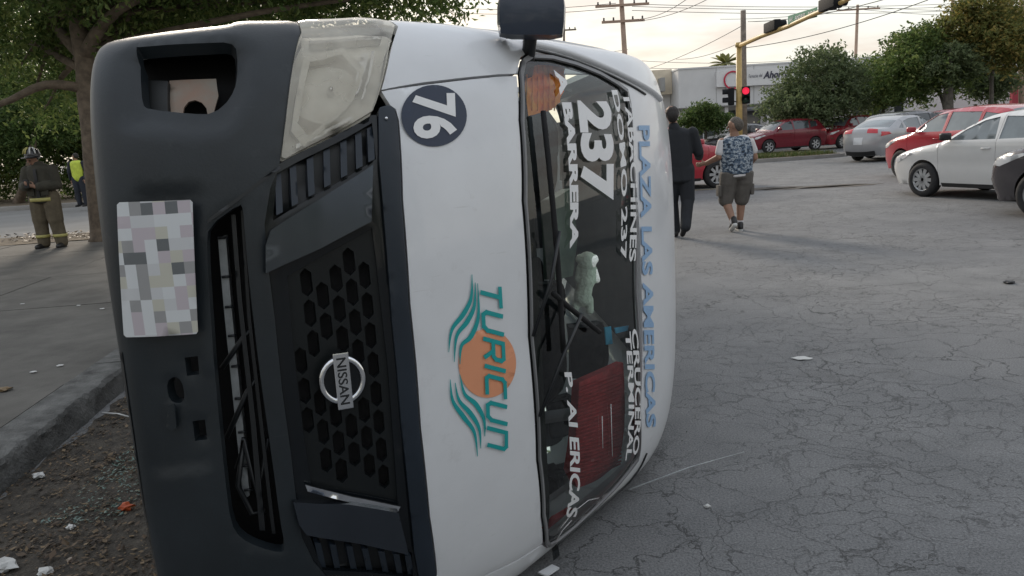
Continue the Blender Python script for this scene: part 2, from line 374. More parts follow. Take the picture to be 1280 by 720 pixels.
# concrete slabs, end at the cross street
a_lines = [-6, -2.0, 1.45, 4.4, 6.6, 9.4, 12.4]
n_lines = [.278, 2.6, 5.2, 8.0, 11.5, 16, 22, 32]
for i in range(len(a_lines) - 1):
    for j in range(len(n_lines) - 1):
        a0, a1, n0, n1 = a_lines[i] + .006, a_lines[i + 1] - .006, n_lines[j] + .006, n_lines[j + 1] - .006
        dz = random.uniform(-.004, .004); V = []
        for z in (-.05, .14 + dz):
            for a, n in ((a0, n0), (a1, n0), (a1, n1), (a0, n1)): V.append(kp(a, n, z + random.uniform(-.003, .003)))
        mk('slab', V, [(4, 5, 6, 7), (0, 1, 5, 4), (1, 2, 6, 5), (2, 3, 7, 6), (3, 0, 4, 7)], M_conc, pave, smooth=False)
# dirt verge at the pavement's far edge with dry leaves
V = [kp(a, n, .150 + .012 * noise.noise(Vector((a * 2, n * .7, 0)))) for a in np.linspace(11.2, 12.75, 8) for n in np.linspace(1.5, 24, 60)]
Fs = [(i * 60 + j, i * 60 + j + 1, (i + 1) * 60 + j + 1, (i + 1) * 60 + j) for i in range(7) for j in range(59)]
vd = mk('dirt_verge', [Vector(v) + K0 for v in V], Fs, M_dirt); tag(vd, 'brown dirt verge at the end of the pavement', 'verge', kind='structure')

# far side of the cross street, left
M_road2 = mat('pale_asphalt', (.20, .195, .185), .9, var=.12, vscale=.8, bump=.2, bscale=60)
cs = mk('cross_street', [(-90, 16.7, .004), (-4.6, 16.4, .004), (-4.0, 27.5, .004), (-90, 27.5, .004)], [(0, 1, 2, 3)], M_road2, smooth=False); tag(cs, 'pale worn cross street behind the firefighter', 'road', kind='structure')
fb = empty('far_bank', (-30, 27.4, 0)); tag(fb, 'dirt bank with pale kerb across the side street', 'bank', kind='structure')
def slab_poly(name, pts, z0, z1, m, parent):
    n = len(pts); V = [(p[0], p[1], z0) for p in pts] + [(p[0], p[1], z1) for p in pts]
    return mk(name, V, [tuple(range(n, 2 * n))] + [(i, (i + 1) % n, n + (i + 1) % n, n + i) for i in range(n)], m, parent, smooth=False)
off = Vector((-30, 27.4, 0))
slab_poly('dirt_surface', [(p[0] + 30, p[1] - 27.4) for p in ((-90, 27.75), (3, 27.75), (3, 75), (-90, 75))], -.05, .15, M_dirt, fb)
for i in range(14):
    x0 = -62 + i * 4.6; box('kerb_stone', (x0 + 2.3 + 30, .2, .075), (4.57, .28, .17), M_farconc, fb, bev=.02)
# median with grass, right
medp = [(6.2, 29.6), (12.6, 30.6), (13.6, 31.2), (13.2, 32.4), (12, 33.4), (6, 33.4)]
med = empty('median', (9, 31, 0)); tag(med, 'grassy median strip with pale kerb under the yellow signal pole', 'median', kind='structure')
slab_poly('kerb', [(a - 9, b - 31) for a, b in medp], -.05, .13, M_farconc, med)
slab_poly('soil', [(9 + (a - 9) * .95 - 9, 31.5 + (b - 31.5) * .86 - 31) for a, b in medp], .1, .145, M_dirt, med)
def grass_stuff(name, poly, z, n, h, label, m=None):
    A = np.array(poly); lo, hi = A.min(0), A.max(0); V, Fs = [], []
    while len(Fs) < n:
        p = (random.uniform(lo[0], hi[0]), random.uniform(lo[1], hi[1]))
        if not inside([p], poly)[0]: continue
        a = random.uniform(0, 6.28); hh = h * random.uniform(.4, 1.2); wd = .02; l = random.uniform(-.5, .5) * hh
        k = len(V); V += [(p[0] - wd * math.cos(a), p[1] - wd * math.sin(a), z), (p[0] + wd * math.cos(a), p[1] + wd * math.sin(a), z), (p[0] + l, p[1] + l * .6, z + hh)]; Fs.append((k, k + 1, k + 2))
    o = mk(name, V, Fs, m or M_grass, smooth=False); tag(o, label, 'grass', kind='stuff'); return o
grass_stuff('grass', [(9 + (a - 9) * .93, 31.5 + (b - 31.5) * .8) for a, b in medp], .14, 5000, .16, 'short dry grass growing on the median')
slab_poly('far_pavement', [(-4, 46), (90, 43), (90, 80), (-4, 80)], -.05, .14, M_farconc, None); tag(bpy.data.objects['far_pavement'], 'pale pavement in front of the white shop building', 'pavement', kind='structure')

# ------------------------------------------------------------------ the overturned van
TH = R(5.0)
CP = np.array([(.215, .00), (.26, -.055), (.40, -.085), (.56, -.075), (.66, -.045), (.76, -.01), (.88, .015), (.97, .045), (1.06, .095), (1.18, .175), (1.32, .29), (1.47, .46), (1.62, .64), (1.79, .85), (1.92, 1.03), (2.025, 1.23), (2.105, 1.46), (2.165, 1.78), (2.20, 2.2), (2.22, 3.5), (2.22, 4.9)])
def crom(P, t):
    i = int(min(max(math.floor(t), 0), len(P) - 2)); f = t - i
    p0 = P[max(i - 1, 0)]; p1 = P[i]; p2 = P[i + 1]; p3 = P[min(i + 2, len(P) - 1)]
    return .5 * ((2 * p1) + (-p0 + p2) * f + (2 * p0 - 5 * p1 + 4 * p2 - p3) * f * f + (-p0 + 3 * p1 - 3 * p2 + p3) * f ** 3)
_vt = np.linspace(0, 20, 801); _c = np.array([crom(CP, a) for a in _vt]); _len = np.concatenate([[0], np.cumsum(np.hypot(*np.diff(_c, axis=0).T))])
v2t = lambda v: float(np.interp(v, _vt, _len)); t2v = lambda t: float(np.interp(t, _len, _vt)); TMAX = float(_len[-1])
_g = np.concatenate([np.linspace(0, .9, 60), 1 - .1 * (1 - np.linspace(0, 1, 120)[1:]) ** 3]); _h = .33 * (1 - np.maximum(0, 1 - _g ** 2.6) ** (1 / 2.6))
_ql = np.concatenate([[0], np.cumsum(np.hypot(np.diff(_g), np.diff(_h)))]); SMAX = float(_ql[-1])
WT = ([0, 2, 4, 7, 10, 13, 16, 20], [.880, .905, .93, .94, .935, .905, .895, .885]); DT = ([0, 3, 5, 7, 10, 13, 16, 20], [.29, .30, .32, .32, .30, .24, .2, .16]); NT = ([0, 3, 6, 10, 13, 16, 20], [3.3, 2.9, 2.5, 2.4, 2.6, 3.1, 3.1])
VO = np.array([-.457, 1.94])
def vw(u, b, y):
    du = u - .76; db = b + .01; c, s = math.cos(TH), math.sin(TH)
    return np.array([VO[0] + du * c - db * s, VO[1] + du * s + db * c, .94 - y])
def sraw(s, t):
    v = t2v(min(max(t, 0), TMAX)); c = crom(CP, v); d = crom(CP, min(v + .02, 20)) - crom(CP, max(v - .02, 0)); d = d / np.linalg.norm(d); n = np.array([-d[1], d[0]])
    if v < 4: k_ = min(max((v - 2) / 2, 0), 1); n = n * k_ + np.array([0, 1.]) * (1 - k_); n = n / np.linalg.norm(n)
    g = float(np.interp(abs(s), _ql, _g)); ne = np.interp(v, *NT); h = 1 - max(0, 1 - g ** ne) ** (1 / ne)
    p = c + n * (np.interp(v, *DT) * h); return p[0], p[1], math.copysign(np.interp(v, *WT) * g, s)
def S0(s, t): return vw(*sraw(s, t))
def snorm(s, t):
    e = .012; s_ = min(max(s, -SMAX + .02), SMAX - .02); t_ = min(max(t, .02), TMAX - .02)
    a = S0(s_ + e, t_) - S0(s_ - e, t_); b = S0(s_, t_ + e) - S0(s_, t_ - e); n = np.cross(a, b); return n / np.linalg.norm(n)
def S3(s, t, off=0.):
    p = S0(s, t)
    return p + snorm(s, t) * off if off else p
# inverse: pixel -> (s, t) on the van's front
_gs = np.linspace(-SMAX, SMAX, 81); _gt = np.linspace(0, v2t(18), 90)
_G = [(a, b) for a in _gs for b in _gt]; _GP = np.array([proj(S0(a, b)) for a, b in _G])
_fac = np.array([np.dot(snorm(a, b), S0(a, b) - np.array([0, 0, CAMH])) < 0.02 for a, b in _G])
def st(px, py):
    d = np.hypot(_GP[:, 0] - px, _GP[:, 1] - py) + np.where(_fac, 0, 400); s, t = _G[int(d.argmin())]
    for _ in range(8):
        p = np.array(proj(S0(s, t))); e = 1e-3; r = np.array([px, py]) - p
        if abs(r).max() < .05: break
        J = np.array([(np.array(proj(S0(s + e, t))) - p) / e, (np.array(proj(S0(s, t + e))) - p) / e]).T
        try: dx = np.linalg.solve(J, r)
        except Exception: break
        dx = np.clip(dx, -.05, .05); s = min(max(s + dx[0], -SMAX), SMAX); t = min(max(t + dx[1], 0), TMAX)
    return (s, t)
STL = lambda l: [st(*p) for p in l]
def sto(px, py, o_):      # the point that shows at this pixel when it lies o_ off the skin
    tx, ty = px, py
    for _ in range(4):
        q = st(tx, ty); a, b = proj(S3(q[0], q[1], o_)); tx += px - a; ty += py - b
    return st(tx, ty)
STO = lambda l, o_: [sto(*p, o_) for p in l]
mir = lambda l: [(-s, t) for s, t in l]
def at_b(px, py, b):   # pixel ray against a plane across the van at depth b
    d = ray(px, py); nv = np.array([-math.sin(TH), math.cos(TH), 0]); p0 = vw(.76, b, 0); k = np.dot(p0 - np.array([0, 0, CAMH]), nv) / np.dot(d, nv); return Vector(d * k + np.array([0, 0, CAMH]))

M_vwhite = mat('van_white_paint', (.66, .67, .685), .34, var=.05, vscale=2.5, coat=.45, bump=.02, bscale=7, scuff=((.33, .32, .30), .42))
M_bump = mat('bumper_grey_plastic', (.012, .017, .021), .44, var=.2, vscale=4, bump=.05, bscale=160, coat=.0, scuff=((.06, .065, .068), .45))
M_black = mat('black_plastic', (.012, .014, .016), .42, var=.2, vscale=5)
M_gloss = mat('gloss_black', (.006, .008, .010), .16, var=.1, spec=.4)
M_wing = mat('dark_chrome', (.085, .097, .115), .22, metal=.9, var=.08)
M_trim = mat('trim_blue_black', (.016, .023, .033), .34, var=.15, spec=.4)
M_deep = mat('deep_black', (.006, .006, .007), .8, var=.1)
M_chrome = mat('chrome', (.75, .76, .78), .10, metal=1., var=.05)
M_alu = mat('aluminium', (.33, .35, .36), .45, metal=.3, var=.2, vscale=20)
M_cream = mat('lamp_bezel', (.82, .79, .70), .45, var=.06, vscale=8)
M_beige = mat('lamp_reflector', (.47, .42, .34), .35, var=.15, vscale=6)
M_lens = glass('lamp_lens', (.97, .96, .93), .05, .32, (.74, .70, .61))
M_silv = mat('lamp_silver', (.70, .69, .66), .25, metal=.5, var=.05)
M_wglass = glass('windscreen_glass', (.86, .95, .90), .015)
M_sglass = glass('tinted_glass', (.55, .60, .60), .02)
M_seal = mat('grey_seal', (.20, .20, .205), .5, var=.15)
M_vin = mat('white_vinyl', (.74, .74, .74), .5, var=.04)
M_vblue = mat('blue_vinyl', (.25, .40, .60), .5, var=.05)
M_navy = mat('navy_vinyl', (.018, .028, .055), .45, var=.1)
M_teal = mat('teal_vinyl', (.005, .30, .30), .45, var=.06)
M_oran = mat('orange_vinyl', (.68, .29, .155), .45, var=.05)
M_rust = mat('primer_plate', (.27, .26, .22), .6, var=.25, vscale=10, col2=(.30, .19, .14))
M_liner = mat('headliner', (.11, .115, .12), .85, var=.1)
M_dash = mat('dash_plastic', (.022, .024, .025), .55, var=.2)
M_cloth = mat('seat_cloth', (.045, .05, .055), .9, var=.25, vscale=15, bump=.3)

van = empty('overturned_van', tuple(vw(1.2, 1.5, .94))); tag(van, 'white minibus with dark bumper lying on its side on the road', 'van')
VB = Vector(van.location)
def inl(o):          # child built in world coordinates -> van-local
    o.location = -VB; return o
def vp(name, loops, m, parent=None, **k):
    o = patch(name, loops, lambda s, t, f: S3(s, t, f), m, None, **k); o.parent = parent or van
    if parent is None or parent is van: o.location = -VB
    return o
def sub(o, parent):  # sub-part: parent already shifted
    o.parent = parent; return o
lineQ = lambda s, v0, v1, n=14: [(s, v2t(a)) for a in np.linspace(v0, v1, n)]

# --- bumper
bu_half = STL([(352, 480), (344, 400), (334, 320), (331, 280), (338, 236), (350, 204), (358, 150), (367, 80), (376, 38)])
bu_half[0] = (0, bu_half[0][1]); tb = bu_half[-1][1]
edge_low = [(s, 0.) for s in np.linspace(-SMAX, 0, 24)]
half = bu_half[:] + [(-SMAX, tb)] + [(-SMAX, tb * k) for k in (.8, .6, .4, .2)] + edge_low[:-1]
bump_loop = half + [(0, 0.)] + mir(half[::-1])[:-1]
openp = smooth_loop(STL([(260, 283), (300, 254), (304, 262), (306, 290), (310, 340), (325, 470), (340, 573), (350, 650), (357, 688), (350, 692), (325, 686), (300, 674), (288, 655), (281, 600), (268, 470), (262, 380), (258, 310)]))
fog = smooth_loop(STO([(181, 70), (235, 65), (289, 61), (297, 68), (297, 100), (288, 122), (266, 142), (240, 142), (184, 136), (177, 130), (175, 100), (176, 70)], -.03))
fog_soft = STL([(166, 72), (290, 60), (302, 68), (300, 108), (275, 146), (240, 150), (166, 144)])
holes = [STL(h) for h in ([(228, 449), (245, 447), (247, 470), (231, 472)], [(238, 529), (254, 527), (257, 552), (241, 554)])]
pit = smooth_loop(STL([(205, 480), (214, 472), (224, 478), (228, 496), (226, 506), (212, 506), (206, 496)]))
plate_rec = STL([(166, 236), (252, 232), (268, 585), (192, 596)])
fog_m = mir(fog)
def bdisp(s, t):
    P = [(s, t)]; o = 0.
    for L_ in (fog_soft, FSM):
        o -= .03 * float(np.clip(1 - pdist(P, L_)[0] / .05, 0, 1) if not inside(P, L_)[0] else 1) ** 1.5
    if inside(P, plate_rec)[0]: o -= .010 * float(np.clip(pdist(P, plate_rec)[0] / .012, 0, 1))
    return o
FSM = mir(fog_soft)
bumper = vp('bumper', [bump_loop, openp, fog, fog_m, pit] + holes, M_bump, res=.022, edge=.016, thick=.035, lip=.004, dispf=bdisp)
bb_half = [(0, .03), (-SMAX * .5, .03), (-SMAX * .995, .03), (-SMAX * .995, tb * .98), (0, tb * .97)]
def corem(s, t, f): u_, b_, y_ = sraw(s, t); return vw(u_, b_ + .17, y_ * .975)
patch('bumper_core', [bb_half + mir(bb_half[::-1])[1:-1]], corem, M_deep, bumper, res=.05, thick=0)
# things seen behind the openings
sub(vp('crash_beam', [STL([(264, 300), (275, 296), (283, 400), (295, 520), (306, 640), (297, 646), (284, 520), (272, 400)])], M_alu, bumper, res=.03, thick=.04, off=-.09), bumper)
for l in ([(286, 268), (292, 268), (300, 380), (318, 540), (330, 676), (322, 676), (311, 540), (294, 380)], [(300, 262), (304, 262), (312, 400), (330, 560), (344, 680), (339, 680), (325, 560), (307, 400)]):
    sub(vp('grille_bar', [STL(l)], M_black, bumper, res=.025, thick=.02, off=-.05), bumper)
def vtube(name, pts, rad, m, parent, offs, seg=7):
    P = [S3(*st(*p), o_) for p, o_ in zip(pts, offs)]; o = tube(name, P, rad, m, parent, seg); return o
for pts in ([(270, 470), (300, 430), (322, 410)], [(276, 560), (305, 500), (330, 470)], [(290, 600), (300, 560), (318, 640), (335, 560)], [(300, 560), (292, 620), (310, 660), (330, 655)]):
    vtube('hose', pts, .007, M_black, bumper, [-.07, -.06, -.075, -.07][:len(pts)])
for yy in (300, 352, 392, 430, 470, 512, 556, 600, 632):
    x0 = 264 + (yy - 300) * .105; vtube('clip', [(x0, yy), (x0 + 12, yy - 1)], .0035, M_black, bumper, [-.084, -.084])
sub(vp('mount_plate', [STO([(212, 100), (270, 98), (273, 120), (266, 146), (260, 146), (258, 135), (252, 128), (244, 125), (236, 127), (230, 134), (228, 146), (214, 146)], -.10)], M_rust, bumper, res=.02, thick=.006, off=-.10), bumper)
sub(vp('rib_plate', [STO([(176, 100), (210, 101), (210, 146), (178, 144)], -.085)], M_dash, bumper, res=.02, thick=.02, off=-.085), bumper)
sub(vp('tow_tab', [STL([(211, 506), (219, 504), (222, 534), (216, 538), (209, 534)])], M_bump, bumper, res=.01, thick=.004, off=.006), bumper)
for l in ([(350, 207), (300, 244), (262, 272), (259, 276), (261, 279), (264, 276), (302, 248), (351, 211)], [(150, 440), (153, 440), (176, 600), (192, 720), (189, 720), (173, 600)], [(196, 598), (232, 592), (266, 584), (266, 587), (232, 595.5), (196, 602)]):
    sub(vp('moulded_groove', [STL(l)], M_black, bumper, res=.02, thick=.0, off=.0015 if l[0][1] != 598 else -.004), bumper)
# --- licence plate with a faded, unreadable print
def platemat():
    m = bpy.data.materials.new('faded_plate'); m.use_nodes = True; t = m.node_tree; b = t.nodes['Principled BSDF']; b.inputs['Roughness'].default_value = .5
    tc = t.nodes.new('ShaderNodeTexCoord'); mp = t.nodes.new('ShaderNodeMapping'); mp.inputs['Scale'].default_value = (35, 0, 35); t.links.new(tc.outputs['Object'], mp.inputs[0])
    f = t.nodes.new('ShaderNodeVectorMath'); f.operation = 'FLOOR'; t.links.new(mp.outputs[0], f.inputs[0]); wn = t.nodes.new('ShaderNodeTexWhiteNoise'); wn.noise_dimensions = '3D'; t.links.new(f.outputs[0], wn.inputs['Vector'])
    r = t.nodes.new('ShaderNodeValToRGB'); r.color_ramp.interpolation = 'CONSTANT'; el = r.color_ramp.elements
    for i, (p, c) in enumerate(((0., (.13, .14, .145)), (.16, (.30, .30, .30)), (.30, (.48, .43, .46)), (.40, (.50, .49, .42)), (.52, (.54, .55, .56)), (.7, (.60, .62, .63)))):
        x = el[i] if i < 2 else el.new(p); x.position = p; x.color = (*c, 1)
    t.links.new(wn.outputs['Value'], r.inputs[0]); t.links.new(r.outputs[0], b.inputs['Base Color']); MATS['plate'] = m; return m
pl = vp('licence_plate', [STL([(153, 256), (156, 253), (240, 250), (243, 253), (250, 412), (248, 415), (165, 419), (162, 416)])], platemat(), res=.03, thick=.003, off=.020)
# --- headlights (both corners)
hl = STL([(377, 40), (352, 196), (357, 198), (466, 138), (470, 128), (486, 62), (494, 32)])
hl = [(-SMAX + .004, hl[0][1])] + hl + [(-SMAX + .004, hl[-1][1])]
refl = STL([(388, 72), (428, 62), (450, 86), (438, 120), (387, 168), (374, 152)])
for sg in (1, -1):
    f = (lambda l: l) if sg == 1 else mir
    hb = vp('headlight', [f(hl)], M_cream, res=.03, thick=.02, off=-.045)
    rc = np.mean(np.array(f(refl)), 0); rr_ = max(math.hypot(p[0] - rc[0], p[1] - rc[1]) for p in f(refl))
    fr_o = f([(rc0[0] + (p[0] - rc0[0]) * 1.22, rc0[1] + (p[1] - rc0[1]) * 1.22) for p in refl for rc0 in [np.mean(np.array(refl), 0)]])
    sub(vp('bezel', [fr_o, f(refl)], M_cream, hb, res=.02, thick=.03, off=-.014, lip=.003), hb)
    sub(vp('reflector', [f(refl)], M_beige, hb, res=.018, thick=.0, off=-.016, dispf=lambda s, t: -.05 * (1 - (min(1, math.hypot(s - rc[0], t - rc[1]) / rr_)) ** 2)), hb)
    bp_ = S3(rc[0], rc[1], -.045); remesh('bulb', [(bp_, .010, S3(rc[0], rc[1], -.015), .008)], M_chrome, hb, .004, 1)
    for l in ([(452, 62), (462, 60), (449, 112), (441, 118)], [(466, 58), (470, 58), (456, 118), (452, 122)], [(372, 178), (440, 142), (441, 146), (372, 184)], [(386, 44), (480, 38), (479, 42), (386, 48)]):
        sub(vp('bezel_line', [f(STL(l))], M_silv, hb, res=.02, thick=.02, off=-.018), hb)
    sub(vp('lens', [f(hl)], M_lens, hb, res=.03, thick=.02, off=.003, lip=.003), hb)
# --- black grille surround between bumper and bonnet
tr_in = STL([(472, 142), (474, 200), (480, 270), (490, 400), (496, 458)]); tr_in[-1] = (0, tr_in[-1][1])
hlb = STL([(350, 204), (466, 142)])
gs = bu_half[:6] + hlb[1:] + tr_in
insert_half = STL([(360, 346), (466, 285), (479, 400), (486, 462)]); ih_l = STL([(372, 478), (366, 420)]); ih_l[0] = (0, ih_l[0][1]); insert_half[-1] = (0, insert_half[-1][1])
ins = ih_l[1:] + insert_half + mir(insert_half[:-1][::-1]) + mir(ih_l[1:]) + ih_l[:1]
slat_half = STL([(342, 276), (347, 216), (466, 152), (471, 198)])
gloop = gs + mir(gs[::-1])[1:-1]
gr = vp('grille_surround', [gloop, ins, slat_half, mir(slat_half)], M_gloss, res=.03, thick=.03, off=-.008, lip=.003)
sub(vp('grille_back', [ins], M_deep, gr, res=.06, thick=0, off=-.06), gr)
# hexagon mesh
M_meshb = mat('mesh_black', (.009, .011, .012), .38, var=.1, spec=.28)
hx = []; A = np.array(ins); cw, ch = .036, .086
i = 0; tt = A[:, 1].min() + .018
while tt < A[:, 1].max():
    ss = A[:, 0].min() - (ch / 2 if i % 2 else 0)
    while ss < A[:, 0].max():
        hexa = [(ss - ch * .46, tt), (ss - ch * .30, tt + cw * .40), (ss + ch * .30, tt + cw * .40), (ss + ch * .46, tt), (ss + ch * .30, tt - cw * .40), (ss - ch * .30, tt - cw * .40)]
        if inside(hexa, ins).all() and pdist(hexa, ins).min() > .0015 and math.hypot(ss, (tt - v2t(5)) ) > .075: hx.append(hexa)
        ss += ch
    tt += cw; i += 1
vp('grille_mesh', [ins] + hx, M_meshb, res=.06, edge=.05, thick=.022, off=-.020)
for sg in (1, -1):
    f = (lambda l: l) if sg == 1 else mir
    vp('lamp_grille', [f(slat_half)], M_black, res=.04, thick=0, off=-.035)
    for x in (349, 368, 389, 409, 430, 449, 464):
        k = (x - 344) / (470 - 344); yb = 272 - k * 72; yt = 218 - k * 66
        vp('slat', [f(STL([(x - 4, yb), (x - 4, yt + 3), (x + 4, yt - 1), (x + 4, yb - 4)]))], M_trim, res=.03, thick=.03, off=-.006, dispf=lambda s, t, x0=abs(f(STL([(x, (yb + yt) / 2)]))[0][0]): -.25 * (abs(s) - x0))
    wing = STL([(331, 306), (337, 288), (404, 246), (465, 207), (463, 277), (400, 310), (331, 341)])
    s0_ = min(abs(p[0]) for p in wing); vp('grille_wing', [f(wing)], M_wing, res=.03, thick=.025, off=.017)
vp('wing_edge_glint', [STL([(381, 605), (440, 620), (500, 632), (497, 638), (440, 628), (384, 613)])], M_chrome, res=.02, thick=.006, off=.006)  # chrome strip stands in for the lit edge of the lower wing
# trim strip under the bonnet
tr_out = STL([(475, 134), (486, 131), (493, 136), (497, 150), (502, 250), (511, 380), (519, 459)]); tr_out[-1] = (0, tr_out[-1][1])
th = tr_in[::-1][:-1] + STL([(473, 140)]) + tr_out
trim_loop = th + mir(th[::-1])[1:-1]
tr = vp('bonnet_trim', [trim_loop], M_trim, res=.025, thick=.02, off=.004, lip=.004)
c = S3(*st(482, 149), .007); sc_o = remesh('screw', [(c, .005, c, .005)], M_chrome, tr, .002, 0)
# --- bonnet and shell
seam = STL([(477, 112), (530, 104), (590, 97), (646, 93)])
ws_half = STL([(663, 402), (656, 250), (652, 150), (650, 90), (653, 74), (662, 68), (690, 70), (720, 78), (750, 90), (772, 103), (784, 112), (788, 130), (791, 200), (795, 345)])
ws_half[0] = (0, ws_half[0][1]); ws_half[-1] = (0, ws_half[-1][1])
gap = .004
bon_half = [(0, tr_out[-1][1] + .006)] + [(s, t + .006) for s, t in tr_out[::-1][1:-1]] + [(s + gap, t) for s, t in seam] + [(s, t - .012) for s, t in ws_half[3::-1]][1:]
bon = bon_half + mir(bon_half[::-1])[1:-1]
vp('bonnet', [bon], M_vwhite, res=.03, thick=.02, lip=.003)
hlr = STL([(489, 62), (498, 32)])
sh = [seam[0]] + hlr + [(-SMAX, hlr[-1][1])] + lineQ(-SMAX, 9, 20, 24)
ws_out = [(s, t) for s, t in ws_half]
cen = np.array([0, v2t(11.7)])
grow = lambda l, k: [((s - np.sign(s) * -k * (abs(s) > .02)), t + (k if t > v2t(12) else -k) * (abs(s) < .70 or t > v2t(12))) for s, t in l]
ws_hole = [(s - .010 if s < -.02 else s, t + (.010 if t > v2t(11.5) and s > -.78 else 0)) for s, t in ws_half]
sh_in = [p for p in seam[1:]] + ws_hole[4:]
shell = sh[::-1] + [(s - gap, t) for s, t in seam[1:]] + ws_hole[4:-1]
shell_loop = shell + mir(shell[::-1])
def dedupe(l):
    o = []
    for p in l:
        if not o or math.hypot(p[0] - o[-1][0], p[1] - o[-1][1]) > 2e-4: o.append(p)
    if len(o) > 1 and math.hypot(o[0][0] - o[-1][0], o[0][1] - o[-1][1]) < 2e-4: o.pop()
    return o
vp('body_shell', [dedupe(shell_loop)], M_vwhite, res=.05, edge=.035, thick=.03, lip=.002)
ws = dedupe(ws_half + mir(ws_half[::-1]))
gl = vp('windscreen', [ws], M_wglass, res=.05, thick=0, off=-.006)
inner = dedupe([(s * .985 if abs(s) > .1 else s, t) for s, t in [(0, ws_half[0][1] + .055)] + [(s, t + .05) for s, t in ws_half[1:3]] + [(s + .012, t + .012) for s, t in ws_half[3:4]] + [(s + .02, t) for s, t in ws_half[5:8]] + [(s + .01, t - .02) for s, t in ws_half[8:11]] + [(s, t - .018) for s, t in ws_half[11:]]])
inner = smooth_loop(dedupe(inner + mir(inner[::-1])))
sub(vp('black_border', [ws, inner], M_deep, gl, res=.03, thick=0, off=-.011), gl)
seal_in = [(s * .983, t + (.006 if t < v2t(11.5) else -.008)) for s, t in ws]
vp('window_seal', [ws, seal_in], M_seal, res=.03, thick=.008, off=.004)
def rail(name, pts, r_, m, o_=.0): return inl(vtube(name, fine_(pts), r_, m, van, [o_] * len(fine_(pts)), 8))
fine_ = lambda pts: [tuple(crom(np.array(pts, float), t)) for t in np.linspace(0, len(pts) - 1, (len(pts) - 1) * 4 + 1)]
def vtube(name, pts, rad, m, parent, offs, seg=7):
    P = [S3(*(sto(*p, o_) if o_ < -.03 else st(*p)), o_) for p, o_ in zip(pts, offs)]; return tube(name, P, rad, m, parent, seg)
rail('drip_rail', [(655, 54), (700, 64), (745, 80), (785, 98), (812, 113), (824, 124)], .013, M_vwhite, .004)
rail('drip_rail', [(690, 698), (725, 668), (765, 626), (800, 584), (818, 552)], .013, M_vwhite, .004)
rail('rail_gap', [(660, 61), (705, 72), (748, 88), (786, 106), (806, 118)], .005, M_black, .002)
rail('rail_gap', [(702, 690), (735, 660), (772, 618), (797, 588), (808, 566)], .005, M_black, .002)
vp('headliner', [[(-.8, v2t(13.4)), (.8, v2t(13.4)), (.8, TMAX - .02), (-.8, TMAX - .02)]], M_liner, res=.12, thick=0, off=-.07)
# --- sides, back and floor
def Ws(u): return float(np.interp(u, [.2, .4, .66, .97, 1.3, 2.05, 2.25], [.862, .888, .912, .935, .935, .895, .885]))
edge = [sraw(SMAX, v2t(a))[:2] for a in np.linspace(0, 20, 60)]
edge2 = [(b, u) for u, b in edge]                      # (b, u)
arch = lambda bc: [(bc + .40 * math.cos(a), .34 + .40 * math.sin(a)) for a in np.linspace(0, math.pi, 14)]
sidepoly = edge2 + [(4.95, 2.05), (5.0, 1.2), (5.0, .3)] + arch(3.85)[:0] + [(4.3, .28)] + [p for p in arch(3.85) if p[1] > .28] + [p for p in arch(1.30) if p[1] > .28] + [(.85, .28)]
win = [[(.92, 1.30), (1.10, 1.22), (1.96, 1.15), (1.96, 1.84), (1.45, 1.82)], [(2.03, 1.15), (3.38, 1.15), (3.38, 1.86), (2.03, 1.86)], [(3.45, 1.15), (4.75, 1.15), (4.75, 1.86), (3.45, 1.86)]]
for sg, nm in ((-1, 'side'), (1, 'side')):
    mp = lambda b, u, f, sg=sg: vw(u, b, sg * (Ws(u) + f))
    so_ = patch('side_panel', [dedupe(sidepoly)] + win, mp, M_vwhite, van, res=.12, edge=.06, thick=.03); inl(so_)
    for k, wl in enumerate(win):
        if sg == -1 and k < 2: continue
        inl(patch('side_window', [wl], mp, M_sglass, van, res=.2, thick=0, off=-.008))
    for b0, b1 in ((.9, .9), (2.0, 2.0), (3.4, 3.4)):
        if sg == -1: inl(patch('door_seam', [[(b0, .45), (b0 + .008, .45), (b0 + .008, 1.2), (b0, 1.2)]], mp, M_deep, van, res=.1, thick=0, off=.002))
inl(patch('rear_panel', [[(-.85, .3), (.85, .3), (.90, 1.2), (.82, 2.05), (.6, 2.2), (-.6, 2.2), (-.82, 2.05), (-.90, 1.2)], [(-.65, 1.2), (.65, 1.2), (.6, 1.8), (-.6, 1.8)]], lambda y, u, f: vw(u, 4.95 + .05 * math.cos(y * 1.4) + f, y), M_vwhite, van, res=.1, thick=.03))
inl(patch('rear_window', [[(-.65, 1.2), (.65, 1.2), (.6, 1.8), (-.6, 1.8)]], lambda y, u, f: vw(u, 4.98, y), M_sglass, van, res=.3, thick=0))
inl(patch('underbody', [[(-.88, .45), (.88, .45), (.88, 4.95), (-.88, 4.95)]], lambda y, b, f: vw(.42 + f + .02 * math.sin(b * 9), b, y), M_deep, van, res=.15, thick=.03))
inl(patch('cabin_floor', [[(-.88, .5), (.88, .5), (.88, 4.9), (-.88, 4.9)]], lambda y, b, f: vw(.66 + f, b, y), M_dash, van, res=.3, thick=.02))
for yy in (-.35, .35): inl(tube('chassis_rail', [vw(.36, .4, yy), vw(.36, 4.8, yy)], .05, M_deep, van))
inl(tube('exhaust_pipe', [vw(.30, 1.6, -.2), vw(.30, 3.3, -.2), vw(.33, 4.9, -.45)], .03, M_alu, van))
M_tyre = mat('tyre_rubber', (.022, .022, .023), .85, var=.25, vscale=20, bump=.3)
M_rim = mat('steel_rim', (.42, .43, .44), .4, metal=.6, var=.12, vscale=15)
VM = Matrix([[*v_, 0] for v_ in np.array([vw(0, 0, -1) - vw(0, 0, 0), vw(0, 0, -1) - vw(0, 0, 0), vw(0, 0, 0)])]) if False else None
